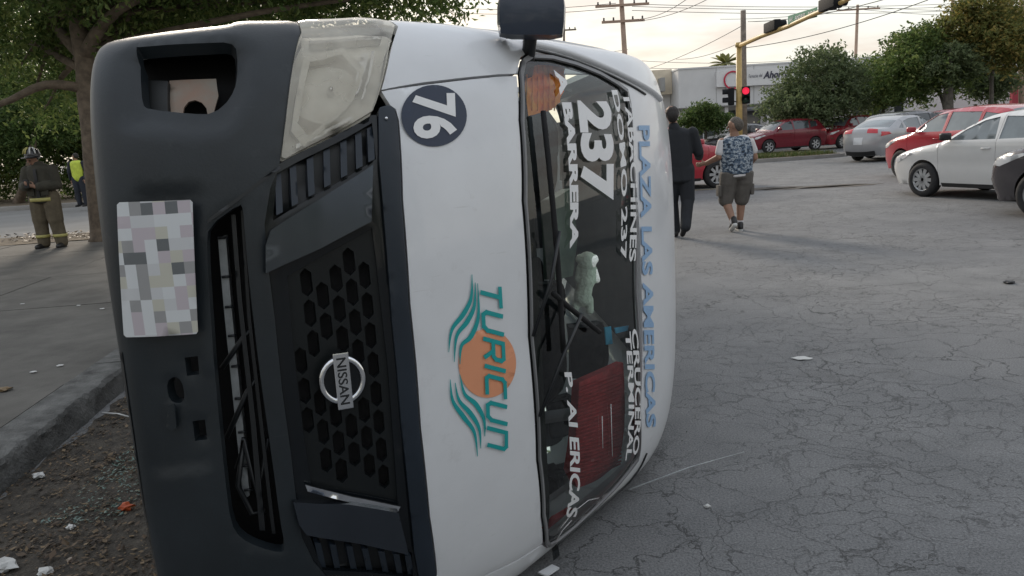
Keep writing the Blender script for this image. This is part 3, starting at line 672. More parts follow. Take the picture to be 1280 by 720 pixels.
for bc in (1.30, 3.85):
    inl(tube('axle', [vw(.34, bc, -.78), vw(.34, bc, .78)], .04, M_deep, van))
    for sg in (-1, 1):
        prof = [(.19, -.10), (.27, -.105), (.325, -.09), (.34, -.05), (.34, .05), (.325, .09), (.27, .105), (.19, .10)]
        V, Fs = lathe_data(prof, 36); V = [vw(.34 + x, bc + z, sg * .78 + y) for x, y, z in V]
        wh = inl(mk('wheel', V, Fs, M_tyre, van)); prof = [(.0, .05), (.05, .06), (.07, .03), (.15, .03), (.17, .07), (.20, .09), (.20, -.08)]
        V, Fs = lathe_data(prof, 30); mk('rim', [vw(.34 + x, bc + z, sg * .78 + y * sg) for x, y, z in V], Fs, M_rim, wh)
# --- emblem
def frame(px, py, off):
    s, t = st(px, py); o = S3(s, t, off); n = snorm(s, t); a = S0(s + .02, t) - S0(s - .02, t); a /= np.linalg.norm(a); b = np.cross(a, n); b /= np.linalg.norm(b)
    if np.dot(b, S0(s, t + .02) - S0(s, t)) < 0: b = -b
    return o, a, b, n
eo, ea, eb, en = frame(427, 473, .016)
em = empty('emblem', tuple(Vector(eo) - VB)); em.parent = van
fl = lambda a, b, c: ea * a + eb * b + en * c
prof = [(.050, -.006), (.050, .002), (.054, .006), (.061, .006), (.066, .001), (.066, -.006)]
V, Fs = lathe_data(prof, 48, 'Z'); mk('ring', [fl(x, y * .92, z) for x, y, z in V], Fs, M_chrome, em)
bm = bmesh.new(); add_box(bm, (0, 0, .006), (.150, .040, .012), bev=.003); V = [fl(*v.co) for v in bm.verts]; bm.verts.index_update(); Fs = [[v.index for v in f.verts] for f in bm.faces]; bm.free()
bar = mk('name_bar', V, Fs, M_chrome, em, smooth=False)
V, Fs, tw, thh = text_mesh('NISSAN', .012, 0, 1.0); mk('lettering', [fl(-.062 + v[0] / tw * .124, -.012 + v[1] / thh * .024, .0132) for v in V], Fs, M_black, bar, smooth=False)
V, Fs = lathe_data([(.0, -.004), (.052, -.004)], 40, 'Z'); mk('disc', [fl(x, y * .92, z) for x, y, z in V], Fs, M_gloss, em)
# --- lettering
def vtext(s, q, m, name='lettering', bold=.02, shear=0., off=.004, spacing=1., parent=None, exact=False):
    V, Fs, tw, thh = text_mesh(s, bold, shear, spacing); c0, c1, c2, c3 = [np.array(st(*p)) for p in q]
    P = []
    for v in V:
        a = v[0] / tw; b = v[1] / thh; p = (c0 * (1 - a) + c1 * a) * (1 - b) + (c3 * (1 - a) + c2 * a) * b
        if exact: Q = [np.array(x_, float) for x_ in q]; pq = (Q[0] * (1 - a) + Q[1] * a) * (1 - b) + (Q[3] * (1 - a) + Q[2] * a) * b; p = st(*pq)
        P.append(S3(p[0], p[1], off))
    return inl(mk(name, P, Fs, m, van, smooth=False))
disc = smooth_loop([(542 + 41 * math.cos(a), 145 + 38.5 * math.sin(a)) for a in np.linspace(0, 2 * math.pi, 40)[:-1]], 0)
nd = vp('number_disc', [STL(disc)], M_navy, res=.03, thick=0, off=.0025, edge=.01)
vtext('76', [(514, 118), (515, 174), (570, 173), (569, 117)], M_vin, bold=.035, off=.0045)
sund = [(608.5 + 36 * math.cos(a), 454 + 43 * math.sin(a)) for a in np.linspace(0, 2 * math.pi, 50)[:-1]]
vp('sun_disc', [STL(sund)], M_oran, res=.03, thick=0, off=.0025, edge=.01)
def cusp(pts, w):     # strand with width
    P = [np.array(p, float) for p in pts]; n = len(P); Lf, Rt = [], []
    for i in range(n):
        d = P[min(i + 1, n - 1)] - P[max(i - 1, 0)]; d /= np.linalg.norm(d); nn = np.array([-d[1], d[0]]); Lf.append(tuple(P[i] + nn * w[i])); Rt.append(tuple(P[i] - nn * w[i]))
    return Lf + Rt[::-1]
def fine(pts, k=5):
    A = np.array(pts, float); return [tuple(crom(A, t)) for t in np.linspace(0, len(A) - 1, (len(A) - 1) * k + 1)]
for pts in ([(589, 343), (588, 372), (578, 393), (564, 412), (560, 440)], [(593, 353), (592, 382), (583, 402), (570, 420), (567, 452)], [(596, 354), (597, 395), (588, 420), (576, 432), (574, 455)],
            [(562, 474), (565, 500), (578, 520), (592, 540), (596, 570)], [(568, 478), (573, 500), (587, 516), (598, 535), (600, 560)], [(574, 468), (580, 492), (594, 505), (604, 524), (605, 545)]):
    fp = fine(pts); n = len(fp); wd = [.4 + 2.5 * math.sin(math.pi * (i / (n - 1))) ** 1.5 for i in range(n)]
    vp('wave_stripe', [dedupe(STL(cusp(fp, wd)))], M_teal, res=.02, thick=0, off=.004, edge=.012)
# squarish italic name
GLY = {'T': [[(0, 1), (1, 1)], [(.5, 1), (.5, 0)]], 'U': [[(0, 1), (0, .18), (.18, 0), (.82, 0), (1, .18), (1, 1)]], 'R': [[(0, 0), (0, 1), (.85, 1), (1, .86), (1, .56), (.85, .44), (.05, .44)], [(.55, .44), (1, 0)]],
       'I': [[(0, 0), (0, 1)]], 'C': [[(1, 1), (.15, 1), (0, .86), (0, .14), (.15, 0), (1, 0)]], 'N': [[(0, 0), (0, 1), (.82, 1), (1, .86), (1, 0)]]}
def ribbon(pl_, w_):
    out = []
    for a, b in zip(pl_, pl_[1:]):
        a = np.array(a); b = np.array(b); d = (b - a) / max(np.linalg.norm(b - a), 1e-6); n = np.array([-d[1], d[0]]) * w_ / 2; e_ = d * w_ * .38
        out.append([tuple(a - e_ + n), tuple(a - e_ - n), tuple(b + e_ - n), tuple(b + e_ + n)])
    return out
x = 0; segs = []
for ch in 'TURICUN':
    wd = .0 if ch == 'I' else .8
    for pl_ in GLY[ch]:
        for q_ in ribbon([(x + p[0] * wd + .22 * p[1], p[1]) for p in pl_], .2): segs.append(q_)
    x += wd + .42
tot = x - .42 + .22
c0, c1, c2, c3 = [np.array(st(*p)) for p in ((600, 354), (609, 561), (631, 561), (623, 354))]
V, Fs = [], []
for q_ in segs:
    k = len(V)
    for p in q_:
        a = p[0] / tot; b = p[1]; r_ = (c0 * (1 - a) + c1 * a) * (1 - b) + (c3 * (1 - a) + c2 * a) * b; V.append(S3(r_[0], r_[1], .0055 + .00002 * k))
    Fs.append((k, k + 1, k + 2, k + 3))
inl(mk('lettering', V, Fs, M_teal, van, smooth=False))
vtext('237', [(719, 126), (724, 250), (766, 250), (761, 126)], M_vin, bold=.045)
vtext('TABACHINES', [(776, 114), (785, 327), (793.5, 327), (785, 114)], M_vin, bold=.025)
vtext('DOMO 237', [(763, 113), (774, 329), (781.5, 323), (770.5, 113)], M_vin, bold=.025)
vtext('CRUCERO', [(788, 411), (789, 568), (796, 568), (795.5, 411)], M_vin, bold=.025)
vtext('TERMINAL', [(780, 414), (780.5, 575), (787, 575), (787, 414)], M_vin, bold=.025)
vtext('A BARRERA', [(691, 88), (711, 311), (721, 311), (703, 88)], M_vin, bold=.05)
vtext('P. AI ERICAS', [(704, 465), (706, 646), (719, 646), (713, 465)], M_vin, bold=.03)
vtext('PLAZA LAS AMERICAS', [(797, 157), (807, 534), (819, 534), (811, 157)], M_vblue, bold=.03, exact=True)
# --- wipers, cracks, mirror, aerial
def wiper(blade, arm):
    o = vtube('wiper', blade, .009, M_deep, van, [.022] * len(blade)); inl(o); vtube('wiper_arm', arm, .006, M_black, o, [.045] * (len(arm) - 1) + [.008])
wiper(fine([(672, 142), (681, 230), (690, 330), (697, 440)], 3), [(684, 290), (674, 350), (664, 420)])
wiper(fine([(684, 366), (702, 382), (722, 398), (742, 414)], 3), [(712, 391), (690, 440), (672, 520)])
for pts in ([(700, 660), (716, 640), (735, 625), (748, 622)], [(690, 684), (703, 662), (714, 650)], [(752, 520), (753, 560)], [(763, 505), (765, 570)]):
    inl(vtube('glass_crack', pts, .0012, M_vin, van, [.002] * len(pts), 4))
mo = empty('wing_mirror', tuple(atY(664, 20, 2.45) - VB)); mo.parent = van
mc = atY(664, 20, 2.45); bm = bmesh.new(); add_box(bm, (0, 0, 0), (.205, .115, .135), bev=.045); bmesh.ops.rotate(bm, cent=(0, 0, 0), matrix=Matrix.Rotation(R(4), 3, 'Y'), verts=bm.verts[:])
bmo('mirror_housing', bm, mat('mirror_black', (.018, .028, .048), .34, var=.1, coat=.3), mo, smooth=True, angle=60)
box('mirror_glass', (0, .06, 0), (.16, .006, .11), M_chrome, mo, bev=.002)
tube('mirror_arm', [Vector((.0, .03, -.03)), Vector((-.01, .10, -.10)), Vector((-.02, .16, -.17))], .022, M_black, mo)
# aerial lying out over the road
p0 = gnd(786, 612, .05); p1 = gnd(930, 565, .012); inl(tube('aerial', [p0, p0.lerp(p1, .5) + Vector((0, 0, .012)), p1], [.0028, .0025, .0022], M_alu, van, 6))
# broken bits at the crushed corner
for k, q_ in enumerate(([(672, 712), (690, 702), (699, 706), (684, 716)], [(690, 690), (697, 684), (700, 702), (692, 706)])):
    inl(patch('broken_trim', [[tuple(gnd(*p, .03))[:2] for p in q_]], lambda a, b, f, k=k: Vector((a, b, .02 + .02 * k + f + .3 * (a - .05) * k)), [M_vwhite, M_black][k], van, res=.03, thick=.006))
# --- cabin
inl(patch('dashboard', [[(-.82, 0), (.82, 0), (.82, .62), (-.82, .62)]], lambda y, t, f: vw(1.24 - .10 * (t / .62) ** 2 - (.5 * max(0, t - .45)) + .02 * math.sin(y * 7), .50 + t * .62, y), M_dash, van, res=.05, thick=.02))
inl(patch('dash_front', [[(-.82, .75), (.82, .75), (.82, 1.08), (-.82, 1.08)]], lambda y, u, f: vw(u, .88 - .1 * (u - .75), y), M_dash, van, res=.1, thick=.02))
def seat(y0, b0, m, mb):
    e_ = empty('seat', tuple(Vector(vw(.66, b0, y0)) - VB)); e_.parent = van; z0 = vw(.66, b0, y0)
    def P(u, b, y): return vw(u, b, y) - z0
    def blk(nm, u0, u1, bb, dep, wd, mm, lean=0.):
        V, Fs = [], []
        pr = [(u0, 0), (u0 + .03, -.02), ((u0 + u1) / 2, -.03), (u1 - .05, -.01), (u1, .04), (u1 - .02, dep), (u0, dep)]
        ys = np.linspace(-wd, wd, 9)
        for y in ys:
            k = 1 - .12 * (abs(y) / wd) ** 4
            for u, b in pr: V.append(P(u0 + (u - u0) * k, bb + b + lean * (u - u0) + .03 * (abs(y) / wd) ** 3, y0 + y))
        n = len(pr)
        for i in range(8):
            for j in range(n): Fs.append((i * n + j, i * n + (j + 1) % n, (i + 1) * n + (j + 1) % n, (i + 1) * n + j))
        Fs += [tuple(range(n)), tuple(range(8 * n, 9 * n))[::-1]]
        return mk(nm, V, Fs, mm, e_)
    blk('backrest', .98, 1.62, b0 + .45, .13, .25, mb, .25); blk('headrest', 1.64, 1.84, b0 + .62, .09, .13, m, .1); blk('cushion', .80, .98, b0 - .05, .52, .26, m)
    return e_
M_red = mat('red_seat_cover', (.50, .045, .055), .7, var=.25, vscale=30, bump=.3)
for bb in (1.05, 2.35, 3.4):
    for yy in (-.5, .48) if bb < 2 else (-.55, 0, .5): seat(yy, bb, M_cloth, M_cloth)
# red woven seat cover seen through the lower part of the windscreen: cords as separate ribs
RC = [(724, 478), (779, 453), (778, 596), (766, 606), (722, 610), (713, 590)]
cov = vp('seat_cover', [STO(RC, -.085)], M_red, res=.03, thick=.03, off=-.085)
for k in range(26):
    y0 = 486 + k * 4.6; vtube('cord', [(724 - (y0 - 480) * .07, y0), (745, y0 - 8), (776, y0 - 20 if y0 < 600 else y0 - 14)], .0045, M_red, cov, [-.079] * 3, 5)
cov2 = vp('seat_cover', [STO([(694, 650), (716, 640), (712, 668), (694, 682)], -.06)], M_red, res=.03, thick=.02, off=-.06)
M_pale = mat('cabin_pale_plastic', (.13, .17, .155), .6, var=.3, vscale=8)
vp('door_pocket', [STO([(700, 655), (740, 612), (786, 588), (786, 600), (745, 640), (705, 680)], -.10)], M_pale, res=.03, thick=.03, off=-.10)
vp('centre_console', [STO([(690, 250), (715, 235), (722, 300), (716, 345), (694, 350)], -.22)], M_pale, res=.04, thick=.05, off=-.22)
c = Vector(vw(1.12, .98, .45)); wl = [c + Vector(vw(0, 0, 0) * 0) + Vector(vw(.76 + .17 * math.cos(a) * .75, -.01 + .17 * math.cos(a) * -.65, .19 * math.sin(a)) - vw(.76, -.01, 0)) for a in np.linspace(0, 2 * math.pi, 33)]
sw = inl(tube('steering_wheel', wl, .015, M_dash, van, 8)); tube('steering_spoke', [wl[0], c, wl[16]], .012, M_dash, sw); tube('steering_column', [c, Vector(vw(.95, .7, .45))], .03, M_dash, sw)
for pts in ([(756, 409), (764, 408), (766, 430), (758, 431)], [(768, 410), (786, 407), (785, 413), (770, 417)]):
    vp('blue_card', [STO(pts, -.07)], mat('card_blue', (.05, .36, .62), .5), res=.03, thick=.004, off=-.07)
# orange panel added behind the glass, standing in for an orange reflection
M_oc = mat('orange_reflection', (.85, .14, .02), .8, var=.35, vscale=9, col2=(.90, .40, .08))
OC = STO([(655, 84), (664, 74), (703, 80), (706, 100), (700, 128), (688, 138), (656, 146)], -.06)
oc = vp('reflection_panel', [OC], M_oc, res=.02, thick=.004, off=-.06, dispf=lambda s, t: .006 * math.sin(t * 160) + .004 * math.sin(s * 90))
for k in range(6): vtube('reflection_rib', [(658 + k * 7, 82), (659 + k * 7, 110), (658 + k * 7, 138)], .0025, M_oc, oc, [-.052] * 3, 5)
# plush toy on the dashboard
M_pl = mat('plush', (.84, .90, .83), .95, var=.12, vscale=30, bump=.6, bscale=120)
tb_g = sraw(*st(731, 355))[1] + .085
tp = lambda x, y: Vector(at_b(x, y, tb_g)); k = (tp(731, 340) - tp(731, 350)).length / 10
toyc = tp(731, 388); toy = []
for x0, y0, r0, x1, y1, r1 in ((734, 328, 12, 734, 326, 12), (733, 338, 10, 733, 352, 11), (732, 350, 10.5, 728, 372, 11.5), (724, 334, 3.5, 722, 350, 4), (743, 336, 3.5, 746, 350, 4.5), (724, 372, 6, 718, 386, 5.5), (736, 374, 6, 737, 388, 5.5), (725, 322, 5, 724, 324, 5), (743, 322, 4.5, 744, 325, 4.5)):
    toy.append((tp(x0, y0) - toyc, r0 * k, tp(x1, y1) - toyc, r1 * k))
to = remesh('plush_toy', toy, M_pl, None, .004, 2); to.location = toyc; tag(to, 'pale green plush toy standing behind the van windscreen', 'toy')

# ------------------------------------------------------------------ cars
M_cblack = mat('car_trim_black', (.015, .015, .016), .5, var=.2)
M_cglass = mat('car_window_glass', (.045, .055, .06), .06, var=.1, coat=.6)
M_cglass2 = mat('car_window_pale', (.16, .185, .195), .08, var=.15, vscale=2, coat=.6)
M_tail = mat('tail_lamp_red', (.55, .03, .045), .2, var=.1, coat=.5); M_tail_on = emis('tail_lamp_lit', (.75, .03, .05), .35)
M_head = mat('head_lamp_clear', (.62, .63, .64), .12, var=.1, coat=.6)
PROFILES = {
 'sedan': dict(L=4.45, W=1.76, wb=(.86, 3.44), r=.315, belt=.98,
    top=[(.10, .24), (.02, .38), (0, .54), (.06, .68), (.18, .77), (.6, .88), (1.05, .96), (1.22, 1.0), (1.55, 1.19), (1.92, 1.375), (2.2, 1.445), (2.6, 1.47), (3.0, 1.44), (3.4, 1.33), (3.75, 1.17), (3.92, 1.10), (4.25, 1.085), (4.36, 1.05), (4.40, .9), (4.45, .62), (4.42, .42), (4.34, .24)],
    seg=dict(front_bumper=(0, 4), bonnet=(4, 7), windscreen=(7, 9), roof=(9, 13), rear_window=(13, 15), boot_lid=(15, 18), rear_bumper=(18, 21)),
    win=[[(1.42, 1.02), (2.30, 1.03), (2.24, 1.39), (1.98, 1.34), (1.68, 1.20)], [(2.36, 1.03), (3.15, 1.05), (3.22, 1.29), (2.9, 1.37), (2.31, 1.40)], [(3.22, 1.06), (3.55, 1.08), (3.30, 1.25)]], doors=(1.20, 2.33, 3.28)),
 'hatch': dict(L=4.2, W=1.78, wb=(.82, 3.40), r=.335, belt=1.03,
    top=[(.10, .26), (.02, .42), (0, .60), (.05, .76), (.16, .86), (.55, .97), (.95, 1.04), (1.10, 1.08), (1.42, 1.30), (1.75, 1.47), (2.1, 1.55), (2.6, 1.585), (3.2, 1.56), (3.70, 1.49), (3.92, 1.30), (4.08, 1.06), (4.14, .95), (4.18, .80), (4.20, .60), (4.17, .42), (4.10, .26)],
    seg=dict(front_bumper=(0, 4), bonnet=(4, 7), windscreen=(7, 9), roof=(9, 13), rear_window=(13, 15), boot_lid=(15, 17), rear_bumper=(17, 20)),
    win=[[(1.30, 1.08), (2.15, 1.09), (2.12, 1.49), (1.80, 1.45), (1.52, 1.29)], [(2.22, 1.09), (3.05, 1.12), (3.10, 1.48), (2.19, 1.51)], [(3.13, 1.14), (3.55, 1.20), (3.52, 1.42), (3.16, 1.47)]], doors=(1.06, 2.19, 3.10)),
}
def car(name, label, pos, fwd, prof, paint, group=None, wind=None, lit=False, spokes=8, detail=True, ground_contact='front_left'):
    P = PROFILES[prof]; Lc, Wc, wb, wr, belt = P['L'], P['W'] / 2, P['wb'], P['r'], P['belt']; top = P['top']
    A = np.array(top, float); tops = [tuple(crom(A, t)) for t in np.linspace(0, len(top) - 1, (len(top) - 1) * 3 + 1)]
    tops_i = lambda k: k * 3
    f2 = Vector((fwd[0], fwd[1], 0)).normalized(); az = math.atan2(-f2.y, -f2.x)       # local +x runs rearwards
    lat = Vector((-f2.y, f2.x, 0))                                                       # car's left
    # pos = ground contact of the named wheel (outer face)
    wx = wb[0] if 'front' in ground_contact else wb[1]; sgn = 1 if 'left' in ground_contact else -1
    base = Vector((pos[0], pos[1], 0)) + f2 * wx - lat * (Wc - .03) * sgn
    root = empty(name, tuple(base), az); tag(root, label, 'car', group)
    wind = wind or M_cglass
    def plan(x): e_ = abs(x - Lc / 2) / (Lc / 2); return 1 - .20 * e_ ** 5 - .02 * e_ ** 2
    # left of the car is local -y (x rearwards, z up)
    poly = tops + [(Lc - .2, .20)] + [(wb[1] + (wr + .05) * math.cos(a), wr + (wr + .05) * math.sin(a)) for a in np.linspace(-.25, math.pi + .25, 24) if wr + (wr + .05) * math.sin(a) > .2] + [(wb[0] + (wr + .05) * math.cos(a), wr + (wr + .05) * math.sin(a)) for a in np.linspace(-.25, math.pi + .25, 24) if wr + (wr + .05) * math.sin(a) > .2] + [(.2, .20)]
    tarr = np.array(tops)
    def Yf(x, z):
        d = float(pdist([(x, z)], tops_open)[0]); y = Wc * plan(x)
        if z > belt: y -= (z - belt) * .50 * (1 - .15 * (z - belt))
        else: y -= .05 * ((belt - .12 - z) / .55) ** 2 if z < belt - .12 else 0.
        y -= .012 * math.exp(-((z - .62) / .09) ** 2)          # body crease
        r = .10
        if d < r: y -= .085 * (1 - math.sqrt(max(0, 1 - ((r - d) / r) ** 2)))
        return y
    tops_open = tops + [(Lc - .2, -.6), (.2, -.6)]
    res = .09 if detail else .16
    def clipx(pl, x0, x1):
        for xx, keep in ((x0, 1), (x1, -1)):
            o = []
            for a, b in zip(pl, pl[1:] + pl[:1]):
                ia = (a[0] - xx) * keep >= 0; ib = (b[0] - xx) * keep >= 0
                if ia: o.append(a)
                if ia != ib: t = (xx - a[0]) / (b[0] - a[0]); o.append((xx, a[1] + t * (b[1] - a[1])))
            pl = o
        return dedupe(pl)
    ds = P['doors']; bands = [('front_wing', -1, ds[0]), ('front_door', ds[0], ds[1]), ('rear_door', ds[1], ds[2]), ('rear_wing', ds[2], 9)]
    for sg in (-1, 1):
        mp = lambda x, z, f, sg=sg: Vector((x, sg * (Yf(x, z) + f), z))
        for i, (nm, x0, x1) in enumerate(bands):
            loop = clipx(poly, x0 + .004, x1 - .004); hs = []
            for w_ in P['win']:
                cw_ = np.mean([p[0] for p in w_])
                wl = clipx(w_, x0 + .03, x1 - .03) if any(x0 < p[0] < x1 for p in w_) else []
                if len(wl) >= 3 and x0 < cw_ < x1: hs.append(wl)
            d_ = patch(nm, [loop] + hs, mp, paint, root, res=res * .8, edge=.05, thick=.03)
            for h in hs: patch('side_window', [h], mp, wind, d_, res=.2, edge=.1, thick=0, off=-.012)
            if 'door' in nm:
                c_ = x1 - .17; hz = belt - .10; V, Fs = tube_data([mp(c_ - .08, hz, .0), mp(c_ - .06, hz, .03), mp(c_ + .06, hz, .03), mp(c_ + .08, hz, 0)], .012, 6); mk('handle', V, Fs, paint, d_)
        mp2 = mp
        if detail:
            patch('sill', [[(wb[0] + wr + .1, .20), (wb[1] - wr - .1, .20), (wb[1] - wr - .08, .27), (wb[0] + wr + .08, .27)]], mp, M_cblack, root, res=.2, thick=.03, off=.006)
        hz0 = tops[tops_i(4)][1]
        patch('headlight', [[(.08, hz0 - .13), (.20, hz0 - .15), (.62, hz0 + .02), (.55, hz0 + .04), (.16, hz0 - .04)]], mp, M_head, root, res=.06, thick=.01, off=.006)
        tz = .93 if prof == 'sedan' else .98
        patch('tail_light', [[(Lc - .50, tz - .02), (Lc - .10, tz - .08), (Lc - .12, tz + .07), (Lc - .40, tz + .05)]], mp, M_tail_on if lit else M_tail, root, res=.06, thick=.01, off=.006)
        mz = P['win'][0][0]; mx_ = mz[0] + .04; yb = Yf(mx_, mz[1])
        bm = bmesh.new(); add_box(bm, (mx_ - .02, sg * (yb + .12), mz[1] + .07), (.10, .20, .13), bev=.035); bmo('door_mirror', bm, M_cblack if prof == 'sedan' else paint, root, smooth=True)
    inner = clipx(poly, -1, 99); patch('cabin_floor', [[(.3, -Wc * .8), (Lc - .3, -Wc * .8), (Lc - .3, Wc * .8), (.3, Wc * .8)]], lambda x, y, f: Vector((x, y, .24 + f)), M_cblack, root, res=.5, thick=.03)
    for nm, (i0, i1) in P['seg'].items():
        a, b = tops_i(i0), tops_i(i1); V, Fs = [], []; ny = 13; rows = list(range(a, b + 1)) if b < len(tops) else list(range(a, len(tops)))
        for k in rows:
            x, z = tops[k]; p_ = np.array(tops[max(k - 1, 0)]); q_ = np.array(tops[min(k + 1, len(tops) - 1)]); d = (q_ - p_) / np.linalg.norm(q_ - p_); n = np.array([-d[1], d[0]])
            ye = Yf(x, z); cr0 = (.14 if n[0] < 0 else .07) * abs(n[0]) ** 2 + .035
            for j in range(ny):
                yy = -1 + 2 * j / (ny - 1); bul = cr0 * (1 - abs(yy) ** 2.5); V.append(Vector((x + n[0] * bul, yy * ye, z + n[1] * bul)))
        for r_ in range(len(rows) - 1):
            for j in range(ny - 1): Fs.append((r_ * ny + j, r_ * ny + j + 1, (r_ + 1) * ny + j + 1, (r_ + 1) * ny + j))
        o = mk(nm, V, Fs, wind if nm in ('windscreen', 'rear_window') else paint, root)
        def strip(nm2, r0, r1, y0, y1, m, off, parent):
            VV, FF = [], []; rr = np.linspace(r0, r1, 5) * (len(rows) - 1); jj = np.linspace(y0, y1, 7) * (ny - 1)
            G = np.array([tuple(v) for v in V]).reshape(len(rows), ny, 3)
            def sm(r_, j_):
                r_i = min(int(r_), len(rows) - 2); j_i = min(int(j_), ny - 2); fr, fj = r_ - r_i, j_ - j_i
                return (G[r_i, j_i] * (1 - fj) + G[r_i, j_i + 1] * fj) * (1 - fr) + (G[r_i + 1, j_i] * (1 - fj) + G[r_i + 1, j_i + 1] * fj) * fr
            for r_ in rr:
                for j_ in jj:
                    p = sm(r_, j_); nn = np.cross(sm(min(r_ + .3, len(rows) - 1), j_) - sm(max(r_ - .3, 0), j_), sm(r_, min(j_ + .3, ny - 1)) - sm(r_, max(j_ - .3, 0))); nn /= np.linalg.norm(nn)
                    if np.dot(nn, p - np.array([Lc / 2, 0, .6])) < 0: nn = -nn
                    VV.append(p + nn * off)
            for a_ in range(4):
                for b_ in range(6): FF.append((a_ * 7 + b_, a_ * 7 + b_ + 1, a_ * 7 + b_ + 8, a_ * 7 + b_ + 7))
            return mk(nm2, VV, FF, m, parent)
        if nm == 'front_bumper':
            strip('grille', .62, .88, .25, .75, M_cblack, .006, o); strip('lower_grille', .12, .38, .18, .82, M_cblack, .006, o)
        if nm == 'boot_lid':
            strip('tail_light', .55, .92, .0, .27, M_tail_on if lit else M_tail, .008, o); strip('tail_light', .55, .92, .73, 1, M_tail_on if lit else M_tail, .008, o)
        if nm == 'rear_bumper':
            strip('number_plate', .12, .38, .36, .64, M_head, .008, o); strip('lower_trim', .72, .98, .03, .97, M_cblack, .008, o)
    # wheels
    for wxx in wb:
        for sg in (-1, 1):
            yc = sg * (Wc - .115); e_ = (wxx, yc, wr)
            pr = [(wr * .66, -.09), (wr * .8, -.10), (wr * .95, -.085), (wr, -.05), (wr, .05), (wr * .95, .085), (wr * .8, .10), (wr * .66, .09)]
            V, Fs = lathe_data(pr, 28); tw_ = mk('wheel', [(e_[0] + x, e_[1] + y, e_[2] + z) for x, y, z in V], Fs, M_tyre, root)
            V, Fs = lathe_data([(0, .03), (.05, .035), (.06, .0), (wr * .55, -.02), (wr * .60, .05), (wr * .67, .075)], 28)
            mk('wheel_well', [(e_[0] + x, e_[1] + sg * (y - .02), e_[2] + z) for x, y, z in V], Fs, M_cblack, tw_)
            VV, FF = [], []
            for k in range(spokes):
                a = 2 * math.pi * k / spokes
                for rr_, hw in ((.03, .030), (wr * .62, .034)):
                    for s_ in (-1, 1):
                        for yy in (.045, .07):
                            VV.append((e_[0] + rr_ * math.cos(a) - s_ * hw * math.sin(a), e_[1] + sg * yy, e_[2] + rr_ * math.sin(a) + s_ * hw * math.cos(a)))
                b_ = k * 8; FF += [(b_ + 1, b_ + 3, b_ + 7, b_ + 5), (b_, b_ + 1, b_ + 5, b_ + 4), (b_ + 2, b_ + 6, b_ + 7, b_ + 3)]
            mk('rim_spokes', VV, FF, M_rim, tw_, smooth=False)
            V, Fs = lathe_data([(wr * .60, .05), (wr * .64, .078), (wr * .68, .075)], 28); mk('rim_edge', [(e_[0] + x, e_[1] + sg * y, e_[2] + z) for x, y, z in V], Fs, M_rim, tw_)
    return root
P_white = mat('paint_white', (.62, .62, .61), .25, var=.03, coat=.6); P_red = mat('paint_red', (.26, .018, .03), .25, var=.06, coat=.6); P_red2 = mat('paint_bright_red', (.40, .03, .045), .25, var=.06, coat=.6)
P_silver = mat('paint_silver', (.36, .36, .37), .28, metal=.35, var=.04, coat=.5); P_dark = mat('paint_dark_grey', (.05, .045, .05), .25, var=.1, coat=.6); P_wine = mat('paint_wine_red', (.16, .012, .022), .25, var=.06, coat=.6)
g = gnd(1151, 246); car('parked_car', 'white saloon car beside the dark grey car in the queue', (g.x, g.y), (-.33, .94), 'sedan', P_white, wind=M_cglass2, spokes=10)
g = gnd(1297, 274); car('parked_car', 'dark grey car with silver spoked wheel in front of the white saloon', (g.x, g.y), (-.46, .89), 'hatch', P_dark, spokes=10)
g = gnd(1124, 222.5); car('parked_car', 'bright red tall hatchback behind the white saloon', (g.x, g.y), (-.20, .98), 'hatch', P_red2, wind=M_cglass2, spokes=7)
g = gnd(1126, 200.5); car('parked_car', 'silver saloon seen from behind with wide red tail lamps', (g.x, g.y), (.86, .5), 'sedan', P_silver, wind=M_cglass2, ground_contact='rear_right')
g = gnd(962, 192.5); car('parked_car', 'dark red hatchback parked side on beyond the grassy median', (12.9, 38.2), (-.97, -.24), 'hatch', P_wine, spokes=6)
car('parked_car', 'red car with pale windscreen parked behind the dark red hatchback', (17.0, 39.5), (-.86, -.5), 'hatch', P_red, wind=M_cglass2)
g = gnd(897, 235); car('parked_car', 'red car crossing behind the two walking men', (g.x, g.y), (.97, .24), 'hatch', P_red2, wind=M_cglass2, ground_contact='front_right')
car('parked_car', 'small dark car between the signal pole and the dark red hatchback', (12.5, 43.3), (-.9, -.43), 'sedan', P_dark, detail=False)
car('parked_car', 'wine red car with black windows half hidden behind the silver saloon', (17.2, 33.6), (-.2, .98), 'hatch', P_wine, detail=False)
car('parked_car', 'black car standing by the tree trunk behind the bright red hatchback', (15.9, 29.8), (.9, .3), 'hatch', P_dark, detail=False)

# ------------------------------------------------------------------ people
M_skin = mat('skin', (.30, .17, .115), .6, var=.1, vscale=10); M_hair = mat('hair_dark', (.022, .018, .016), .75, var=.3, vscale=60, bump=.6, bscale=150)
M_hairg = mat('hair_grey', (.11, .095, .08), .8, var=.35, vscale=60, bump=.6, bscale=150)
M_suit = mat('black_suit', (.013, .015, .019), .85, var=.2, bump=.4, bscale=14); M_shoe = mat('black_shoe', (.018, .017, .017), .45, var=.2); M_shorts = mat('grey_shorts', (.105, .095, .085), .9, var=.18, vscale=8, bump=.6, bscale=16)
M_tee = mat('white_shirt', (.62, .60, .60), .85, var=.06, bump=.3, bscale=16); M_turn = mat('turnout_cloth', (.050, .046, .034), .9, var=.3, vscale=7, bump=.7, bscale=14); M_turnp = mat('turnout_trousers', (.105, .085, .055), .9, var=.25, vscale=7, bump=.7, bscale=14)
M_yel = mat('reflective_yellow', (.42, .38, .13), .6, var=.1); M_hivis = mat('hi_vis_yellow', (.52, .62, .07), .7, var=.12, vscale=10, bump=.3); M_nav = mat('navy_trousers', (.02, .024, .035), .85, var=.2)
